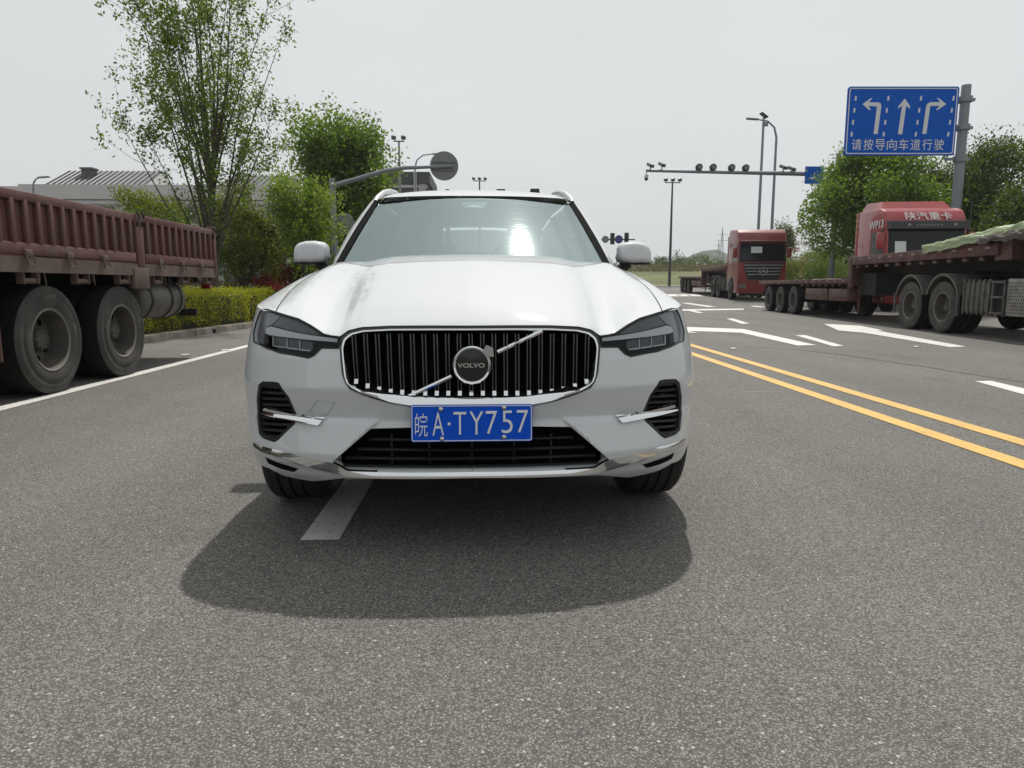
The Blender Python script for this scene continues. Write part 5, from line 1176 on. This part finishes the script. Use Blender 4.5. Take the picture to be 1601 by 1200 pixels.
# tarpaulins lying on the gooseneck deck
def tarp(name, label, m, l0, l1, xs, zs0, zs1, seed, fold, n=64):
    """crumpled sheet hanging over the deck edge: xs/zs are the cross-section at its two ends, in the truck's own axes"""
    V = []; vk = np.linspace(0, 1, len(xs))
    for i in range(n + 1):
        for j in range(n + 1):
            u, v = i / n, j / n
            f1 = 1 - abs(mnoise.noise(Vector((u * 5.5 + v * 2.2, v * 4.0, seed)))) * 2; f2 = 1 - abs(mnoise.noise(Vector((u * 12 - v * 5, v * 9, seed + 9)))) * 2; w = .7 * f1 + .3 * f2
            e = mnoise.noise(Vector((u * 7, seed, v * 3))) * .10
            x = np.interp(v, vk, xs) - max(0, w - .2) * fold * .35 * (v < .5); y = lerp(l0, l1, u) + e; z = lerp(np.interp(v, vk, zs0), np.interp(v, vk, zs1), u) + w * fold * (.35 + .65 * min(1, v * 3)) + (mnoise.noise(Vector((u * 9, seed, 0))) * .06 if v < .15 else 0)
            V.append((x, y, z))
    Fc = [(i * (n + 1) + j, (i + 1) * (n + 1) + j, (i + 1) * (n + 1) + j + 1, i * (n + 1) + j + 1) for i in range(n) for j in range(n)]
    o = link(name, newmesh(name, V, Fc, m), None, label, 'tarpaulin'); o.location = ta.location; o.rotation_euler = ta.rotation_euler
    sm_ = o.modifiers.new('thick', 'SOLIDIFY'); sm_.thickness = .010; return o
tarp('green_tarpaulin', 'crumpled pale green tarpaulin draped over the raised truck deck', mat('tarp_green', (.29, .35, .20), .55, var=.15, vscale=3, bump=.3, bscale=14), .85, -3.7, [-.075, -.07, .04, .5, 1.7], [1.70, 1.80, 1.80, 1.82, 1.81], [1.92, 2.02, 2.14, 2.32, 2.30], 3.1, .13)
tarp('brown_tarpaulin', 'dark brown folded tarpaulin beside the green one on the deck', mat('tarp_brown', (.085, .072, .066), .75, var=.3, vscale=4, bump=.4, bscale=12), -1.35, -3.8, [-.13, -.13, -.06, .05, .30], [1.80, 1.82, 1.85, 1.86, 1.84], [1.80, 1.88, 2.02, 2.06, 2.0], 8.4, .12)

# ================================================================== signs, poles, signals
polem = mat('pole_grey', (.21, .23, .25), .5, .4, var=.08); dpole = mat('pole_dark', (.05, .05, .052), .5, .4); signback = mat('sign_back', (.20, .205, .21), .55, .3, var=.06)
signblue = mat('sign_blue', (.002, .098, .50), .6, var=.05, spec=.12); swhite = mat('sign_white', (.66, .68, .70), .5)
Ys = 26.0; sp = atY(1488, 330, Ys); sg = thing('lane_direction_sign', 'blue lane direction sign with three white arrows on a grey pole', 'sign', (X_(1494, Ys) - .0, Ys, gz(Ys)))
sx0 = sg.location.x; q = MB(); q.tube([(0, 0, 0), (0, 0, 4), (0, 0, 8.22)], [.19, .175, .16], 20); q.build('pole', polem, sg)
for z_, w_ in ((7.72, .0), (6.74, 0), (5.62, 0)):
    q = MB(); q.lathe([(-.10, .19), (-.10, .235), (.10, .235), (.10, .19)], (0, 0, z_), 'Z', 18); q.build('clamp_band', polem, sg); bx(sg, 'bracket_arm', (-.28, 0, z_), (.62, .10, .09), polem); bx(sg, 'clamp_lug', (.28, 0, z_), (.14, .10, .10), polem)
pn = thing('sign_panel', None, None); pn.parent = sg
SW, SH = 4.02, 2.40; pn.location = (-2.38, -.10, 6.92); pn.rotation_euler = (0, 0, R(-2)); 
q = MB(); q.prism(rrect(SW, SH, .10), -.02, .03, 'XZ'); q.build('panel', signblue, pn, smooth=False)
a, b = rrect(SW - .10, SH - .10, .08), rrect(SW - .17, SH - .17, .06); n = len(a); q = MB(); q.add([(x, -.026, z) for x, z in a] + [(x, -.026, z) for x, z in b], [(i, (i + 1) % n, (i + 1) % n + n, i + n) for i in range(n)]); q.build('panel_border', swhite, pn, smooth=False, fix=False)
def sgn(X, Z): return ((X - 1073.5) / 440 * SW, -(Z - 181.5) / 271 * SH)       # zoomed crop pixels to panel metres
def sgpoly(name, pts):
    P = [sgn(*p) for p in pts]; q = MB(); q.prism(P, -.027, -.021, 'XZ'); return q.build(name, swhite, pn, smooth=False)
for xs in ((886, 879), (1015, 1007), (1144, 1135), (1273, 1264)):
    for k in range(4):
        z_ = 92 + k * 47; x_ = lerp(xs[0], xs[1], k / 3); sgpoly('lane_dash', [(x_ - 3.5, z_ - 9), (x_ + 3.5, z_ - 9), (x_ + 2.5, z_ + 9), (x_ - 4.5, z_ + 9)])
sgpoly('left_arrow', [(914, 115), (945, 92), (951, 92), (938, 108), (975, 108), (985, 112), (989, 122), (982, 232), (966, 232), (972, 124), (938, 122), (949, 138), (942, 138)])
sgpoly('straight_arrow', [(1080, 93), (1103, 124), (1103, 133), (1087, 121), (1080, 233), (1063, 233), (1071, 121), (1056, 132), (1057, 123)])
sgpoly('right_arrow', [(1246, 115), (1213, 91), (1207, 91), (1221, 107), (1183, 107), (1172, 112), (1167, 122), (1160, 232), (1176, 232), (1183, 122), (1220, 122), (1206, 138), (1213, 138)])
for k, ch in enumerate('请按导向车道行驶'):
    x0_, z0_ = sgn(901 + k * 47, 274); o = link('sign_character', textmesh('sign_character', ch, .355, .39, [swhite], .006, 0.), pn); o.location = (x0_, -.028, z0_)
# camera gantry
Yg = 38.0; zg_ = gz(Yg); px_pole = 1306; gt = thing('camera_gantry', 'grey cantilever gantry carrying a row of traffic cameras', 'gantry', (X_(px_pole, Yg), Yg, zg_ + V0))
gl_ = gt.location; hz = lambda py: CAMH + (445.6 - py) / 1090 * Yg * 1.0 - gl_.z
def gpt(px, py): p = atY(px, py, Yg); return (p[0] - gl_.x, 0, p[2] - gl_.z)
e0, e1 = gpt(1010, 266.5), gpt(1262, 271.5); q = MB(); q.tube([(0, 0, 0), (0, 0, 7.6)], [.17, .13], 14); q.build('mast', polem, gt)
q = MB(); q.tube([e0, (0, 0, e1[2] - .02)], [.07, .13], 12); q.build('arm', polem, gt)
blackc = mat('camera_black', (.012, .012, .013), .35); greyc = mat('camera_grey', (.16, .165, .17), .5)
def device(px, py, kind):
    p = gpt(px, py); a = thing('traffic_camera', None, None); a.parent = gt; a.location = p
    if kind == 0:
        q = MB(); q.lathe([(-.10, .02), (-.12, .165), (-.06, .185), (.14, .17), (.2, .10), (.2, .001)], (0, 0, 0), 'Y', 20); q.build('flash_lamp', blackc, a); q = MB(); q.lathe([(-.125, .12), (-.128, .0005)], (0, 0, 0), 'Y', 20); q.build('lamp_face', greyc, a, fix=False); q = MB(); q.tube([(0, .05, -.12), (0, .05, -.34)], .025, 6); q.build('stalk', blackc, a)
    else:
        q = MB(); q.box((0, 0, .04), (.16, .50, .17), rx=R(24 * kind), rz=R(25), bev=.02); q.build('camera_body', greyc, a); q = MB(); q.lathe([(0, .07), (-.06, .075), (-.06, .001)], (-.02, -.22, -.06), 'Y', 14); q.build('lens_hood', blackc, a); q = MB(); q.tube([(0, .0, 0), (0, .0, -.30)], .03, 6); q.build('stalk', blackc, a)
for px_, py_, k_ in ((1017, 259, 1), (1035, 258, 1), (1093, 261, 0), (1115, 261, 0), (1144, 261.5, 0), (1166, 262, 0), (1225, 262, 1), (1238, 264.5, 1)): device(px_, py_, k_)
p = gpt(1010.5, 277.5); dmk = thing('dome_camera', None, None); dmk.parent = gt; dmk.location = p
q = MB(); q.tube([(0, 0, .30), (0, 0, .12)], .03, 8); q.lathe([(.16, .02), (.14, .10), (-.02, .115), (-.03, .10)], (0, 0, 0), 'Z', 18); q.build('dome_housing', mat('camera_white', (.5, .5, .5), .5), dmk); q = MB(); q.lathe([(-.03, .10), (-.10, .085), (-.15, .05), (-.165, .001)], (0, 0, 0), 'Z', 18); q.build('dome_lens', blackc, dmk)
bsn = MB(); c0 = gpt(1270, 274.5); bsn.box((c0[0], -.22, c0[2]), (1.0, .03, .90)); bsn.build('blue_panel', signblue, gt, smooth=False)
bsn = MB(); bsn.box((c0[0] - .12, -.242, c0[2] - .15), (.25, .008, .06)); bsn.box((c0[0] - .0, -.242, c0[2] - .02), (.06, .008, .30)); bsn.build('panel_mark', swhite, gt, smooth=False)
# street lamps and floodlight masts
def lamp_post(label, px, Y, ytop, reach, hx=None, solar=False):
    z0 = gz(Y) + .1; t = thing('street_lamp', label, 'street lamp', (X_(px, Y), Y, z0)); H = CAMH + (445.6 - ytop) / 1090 * Y - z0
    q = MB(); q.tube([(0, 0, 0), (0, 0, H * .6), (0, 0, H * .9), (reach * .12, 0, H * .955), (reach * .45, 0, H * .99), (reach, 0, H)], [.11, .085, .07, .06, .05, .04], 10); q.build('post', polem, t)
    q = MB(); q.box((reach * 1.18, 0, H + .01), (.75, .26, .10), ry=R(4) * (1 if reach < 0 else -1), bev=.03); q.build('lamp_head', polem, t); return t
lamp_post('curved grey street lamp above the far red cab', 1208, 45, 196, -1.35)
lamp_post('pale curved street lamp behind the round sign disc', 650, 60, 250, 1.5)
lamp_post('small pale street lamp above the cargo truck at far left', 55, 52, 287, .7)
def solar_pole(px, Y, ytop):
    z0 = gz(Y) + .1; t = thing('camera_pole', 'tall thin pole with a tilted panel on top beside the curved lamp', 'pole', (X_(px, Y), Y, z0)); H = CAMH + (445.6 - ytop) / 1090 * Y - z0
    q = MB(); q.tube([(0, 0, 0), (0, 0, H)], [.11, .075], 10); q.build('post', polem, t); q = MB(); q.box((0, 0, H + .12), (.55, .5, .06), ry=R(35), bev=.01); q.build('panel', blackc, t); bx(t, 'control_box', (.12, 0, H - .45), (.35, .2, .25), polem)
solar_pole(1187, 48, 193)
def flood(label, px, Y, ytop, n, w):
    z0 = gz(Y) + (.1 if Y < 79 else .12); t = thing('floodlight_mast', label, 'light mast', (X_(px, Y), Y, z0)); H = CAMH + (445.6 - ytop) / 1090 * Y - z0
    q = MB(); q.tube([(0, 0, 0), (0, 0, H)], [.18, .09], 10); q.build('mast', dpole if Y > 80 else polem, t); bx(t, 'crossarm', (0, 0, H), (w, .10, .10), dpole)
    for k in range(n):
        xx = (k / (n - 1) - .5) * w * .92; f_ = bx(t, 'floodlight', (xx, -.15, H + .30), (.42, .30, .34), mat('flood_dark', (.09, .095, .10), .4), .03, rx=R(25)); bx(t, 'lamp_bracket', (xx, 0, H + .12), (.06, .06, .20), dpole)
flood('dark floodlight mast with three lamps beside the field', 1050, 81, 290, 3, 1.75)
flood('three-lamp floodlight mast rising behind the car roof', 750, 95, 289, 3, 1.65)
flood('two-lamp floodlight mast between tree and round sign', 626, 66, 232, 2, .95)
# round sign seen from behind, on a cantilever arm
Yd = 25.0; rs_ = thing('round_sign', 'grey back of a round sign on a curved cantilever arm', 'sign', (X_(521, Yd), Yd, V0)); rl_ = rs_.location
def rp_(px, py, dy=0.): p = atY(px, py, Yd); return (p[0] - rl_.x, dy, p[2] - rl_.z)
q = MB(); q.tube([(0, 0, 0), (0, 0, 4.55)], [.12, .10], 12); q.build('mast', polem, rs_)
q = MB(); q.tube([rp_(521, 290), rp_(560, 279), rp_(600, 267), rp_(632, 262), rp_(660, 261), rp_(708, 259.5)], [.085, .08, .075, .07, .06, .05], 10); q.build('arm', polem, rs_)
c0 = rp_(694, 258, .12); q = MB(); q.lathe([(0, .0005), (0, .49), (.025, .495), (.025, .0005)], c0, 'Y', 40); q.build('disc', signback, rs_)
for dz in (-.14, .14): bx(rs_, 'back_rail', (c0[0], .095, c0[2] + dz), (.75, .04, .05), signback)
c1 = rp_(536, 349, .12); q = MB(); q.lathe([(0, .0005), (0, .37), (.02, .375), (.02, .0005)], c1, 'Y', 36); q.build('lower_disc', signback, rs_); bx(rs_, 'lower_bracket', (c1[0] / 2, .06, c1[2]), (abs(c1[0]) + .1, .06, .06), polem)
# traffic signals far behind the car
def signal_arm(label, Y, px_mast, ztop, items, arm_py, side_px):
    z0 = gz(Y); t = thing('traffic_signal', label, 'traffic light', (X_(px_mast, Y), Y, z0)); l = t.location
    f = lambda px, py, dy=0.: (atY(px, py, Y)[0] - l.x, dy, atY(px, py, Y)[2] - l.z)
    q = MB(); q.tube([(0, 0, 0), (0, 0, f(px_mast, arm_py)[2] + .3)], [.16, .12], 12); q.build('mast', dpole, t); q = MB(); q.tube([(0, 0, f(px_mast, arm_py)[2]), f(side_px, arm_py)], [.11, .06], 10); q.build('arm', dpole, t)
    for kind, px, py, w, h in items:
        c = f(px, py, -.16)
        if kind == 'box':
            b_ = bx(t, 'signal_head', c, (w, .22, h), mat('signal_black', (.012, .012, .012), .5), .02)
            nn = 3
            for k in range(nn):
                d = (k - 1) * (h if h > w else w) / 3.2; cc = (c[0] + (d if w > h else 0), c[1] + .118, c[2] + (0 if w > h else d)); q = MB(); q.lathe([(0, .0005), (0, min(w, h) * .36), (.05, min(w, h) * .40)], cc, 'Y', 14); q.build('signal_lens', blackc, b_, fix=False)
            bx(t, 'signal_bracket', (c[0], -.06, c[2]), (.06, .12, .08), dpole)
        else:
            q = MB(); q.lathe([(0, .0005), (0, w / 2), (.03, w / 2), (.03, .0005)], c, 'Y', 28); q.build('round_panel', mat('round_blue', (.03, .03, .16), .5) if kind == 'blue' else signback, t)
    return t
signal_arm('signal arm with black heads and a blue disc beside the right mirror', 62, 850, 0, [('disc', 946, 374, .62, .62), ('box', 957, 373, .36, .98), ('blue', 967, 374, .72, .72), ('box', 979, 371, .36, .80)], 374, 993)
signal_arm('dark signal heads peeking above the car roof', 42, 700, 0, [('box', 783, 299, .50, .22), ('box', 836, 300, .52, .34)], 304, 850)
# power pylons on the far hill
for px_, Y_, H_, lb in ((1131, 330, 22, 'taller thin power pylon on the hazy hill'), (1126, 420, 22, 'shorter thin power pylon left of the taller one')):
    t = thing('power_pylon', lb, 'pylon', (X_(px_, Y_), Y_, 6)); q = MB()
    for sx, sy in ((1, 1), (1, -1), (-1, 1), (-1, -1)): q.tube([(sx * 1.2, sy * 1.2, 0), (0, 0, H_)], .10, 4)
    q.build('lattice_legs', polem, t)['kind'] = 'stuff'
    for z_ in (.72, .84): bx(t, 'crossarm', (0, 0, H_ * z_), (5.5, .15, .15), polem)

# ================================================================== buildings
wallm = mat('render_grey', (.36, .36, .355), .85, var=.06, vscale=.5); wallw = mat('render_pale', (.50, .49, .48), .85, var=.05, vscale=.6); brickm = mat('wall_brick', (.16, .10, .085), .85, var=.2, vscale=2)
roofm = mat('roof_metal', (.105, .11, .118), .5, .3, var=.15, vscale=.6); winm = mat('window_dark', (.02, .023, .027), .12, 0, .3); framem = mat('window_frame', (.10, .10, .105), .5)
def building(name, label, px0, px1, Y, ytop, floors, roofs, depth=16, bays=None, base_z=.6):
    x0, x1 = X_(px0, Y), X_(px1, Y); H = CAMH + (445.6 - ytop) / 1090 * Y - base_z; t = thing(name, label, 'building', ((x0 + x1) / 2, Y, base_z)); w = x1 - x0
    bx(t, 'wall', (0, depth / 2, H / 2 - 1), (w, depth, H + 2), wallm if name != 'dark_block' else mat('wall_charcoal', (.06, .062, .066), .8)); bx(t, 'parapet', (0, depth / 2, H - .55), (w + .5, depth + .5, 1.15), wallw if name != 'dark_block' else mat('wall_charcoal', (.06, .062, .066), .8))
    fh = (H - 1.3) / floors; nb = bays or max(2, int(w / 3.4))
    for fl in range(floors):
        for k in range(nb):
            cx_ = -w / 2 + w * (k + .5) / nb; zc = fl * fh + fh * .55; wi = bx(t, 'window', (cx_, -.02, zc), (w / nb * .72, .10, fh * .60), winm); bx(wi, 'frame', (cx_, -.085, zc), (.09, .03, fh * .60), framem); bx(wi, 'sill', (cx_, -.10, zc - fh * .31), (w / nb * .78, .20, .10), wallw)
        bx(t, 'floor_band', (0, -.04, fl * fh + fh * .98), (w, .12, .28), wallw)
    for (a, b, yr, xi) in roofs:
        ra, rb = X_(a, Y) - t.location.x, X_(b, Y) - t.location.x; dep_ = depth; depth = 8.0; hr = CAMH + (445.6 - yr) / 1090 * (Y + depth * .5) - base_z; i0 = (X_(xi, Y) - X_(a, Y)); r_ = MB()
        r_.add([(ra, .3, H), (rb, .3, H), (rb, depth - 1, H), (ra, depth - 1, H), (ra + i0, depth * .5, hr), (rb - i0, depth * .5, hr)], [(0, 1, 5, 4), (2, 3, 4, 5)]); ro = r_.build('roof', roofm, t, smooth=False, fix=False)
        for xg, xr in ((ra, ra + i0), (rb, rb - i0)):
            gb_ = MB(); gb_.add([(xg, .3, H), (xg, depth - 1, H), (xr, depth * .5, hr - .05)], [(0, 1, 2)]); gb_.build('gable', wallw, ro, smooth=False, fix=False)
        n = int((rb - ra) / .45)
        sm_ = MB()
        for k in range(n):
            u = (k + .5) / n; xb = lerp(ra, rb, u); xt = lerp(ra + i0, rb - i0, u); sm_.tube([(xb, .28, H + .06), (xt, depth * .5 - .05, hr + .06)], .05, 4)
        q = sm_.build('roof_seams', mat('roof_seam', (.15, .155, .16), .5, .3), ro, smooth=False); q['kind'] = 'stuff'; depth = dep_
    return t, H
b1, H1 = building('grey_office_building', 'long grey building with grey metal hip roofs behind the cargo truck', 40, 480, 59, 298, 3, [(64, 226, 277.5, 66), (338, 446, 283, 340)])
cx_ = X_(117, 59) - b1.location.x; ch = bx(b1, 'roof_vent', (cx_, 2.6, H1 + .85), (.85, .85, 1.5), mat('vent_dark', (.07, .073, .08), .6)); bx(ch, 'vent_cap', (cx_, 2.6, H1 + 1.66), (1.05, 1.05, .14), roofm)
for k in range(9): bx(b1, 'pergola_bar', (X_(436 + k * 5.0, 59) - b1.location.x, 1.0, H1 + .42), (.10, 2.5, .10), polem, rx=R(12)); bx(b1, 'pergola_post', (X_(436 + k * 5.0, 59) - b1.location.x, 0.0, H1 + .2), (.08, .08, .6), polem)
b2, H2 = building('dark_block', 'dark box-shaped building between tree and round sign', 560, 669, 72, 277, 4, [], depth=10, bays=3)
bx(b2, 'pale_panel', (X_(661, 72) - b2.location.x, -.10, H2 - 1.2), (.75, .1, 2.2), wallm); bx(b2, 'white_column', (X_(650.5, 72) - b2.location.x, -.25, H2 / 2), (.28, .28, H2), wallw)
b3, H3 = building('low_brick_building', 'low brick-brown building at far left behind the cargo truck', -120, 64, 66, 301, 3, [], depth=12)

# ================================================================== haze
hzb = MB(); hzb.box((100, 380, 24), (2600, 1000, 52)); ho = hzb.build('haze', mat('haze_dummy', (1, 1, 1)), smooth=False, label='thin grey spring haze over the whole scene', cat='haze', kind='stuff')
hm = bpy.data.materials.new('haze_air'); hm.use_nodes = True; hn = hm.node_tree; hn.nodes.clear(); pvn = hn.nodes.new('ShaderNodeVolumePrincipled'); oo = hn.nodes.new('ShaderNodeOutputMaterial')
pvn.inputs['Color'].default_value = (.90, .93, .96, 1); pvn.inputs['Density'].default_value = .00042; pvn.inputs['Anisotropy'].default_value = .2; hn.links.new(pvn.outputs[0], oo.inputs['Volume'])
ho.data.materials.clear(); ho.data.materials.append(hm)
scene.cycles.volume_bounces = 0; scene.cycles.volume_step_rate = 5
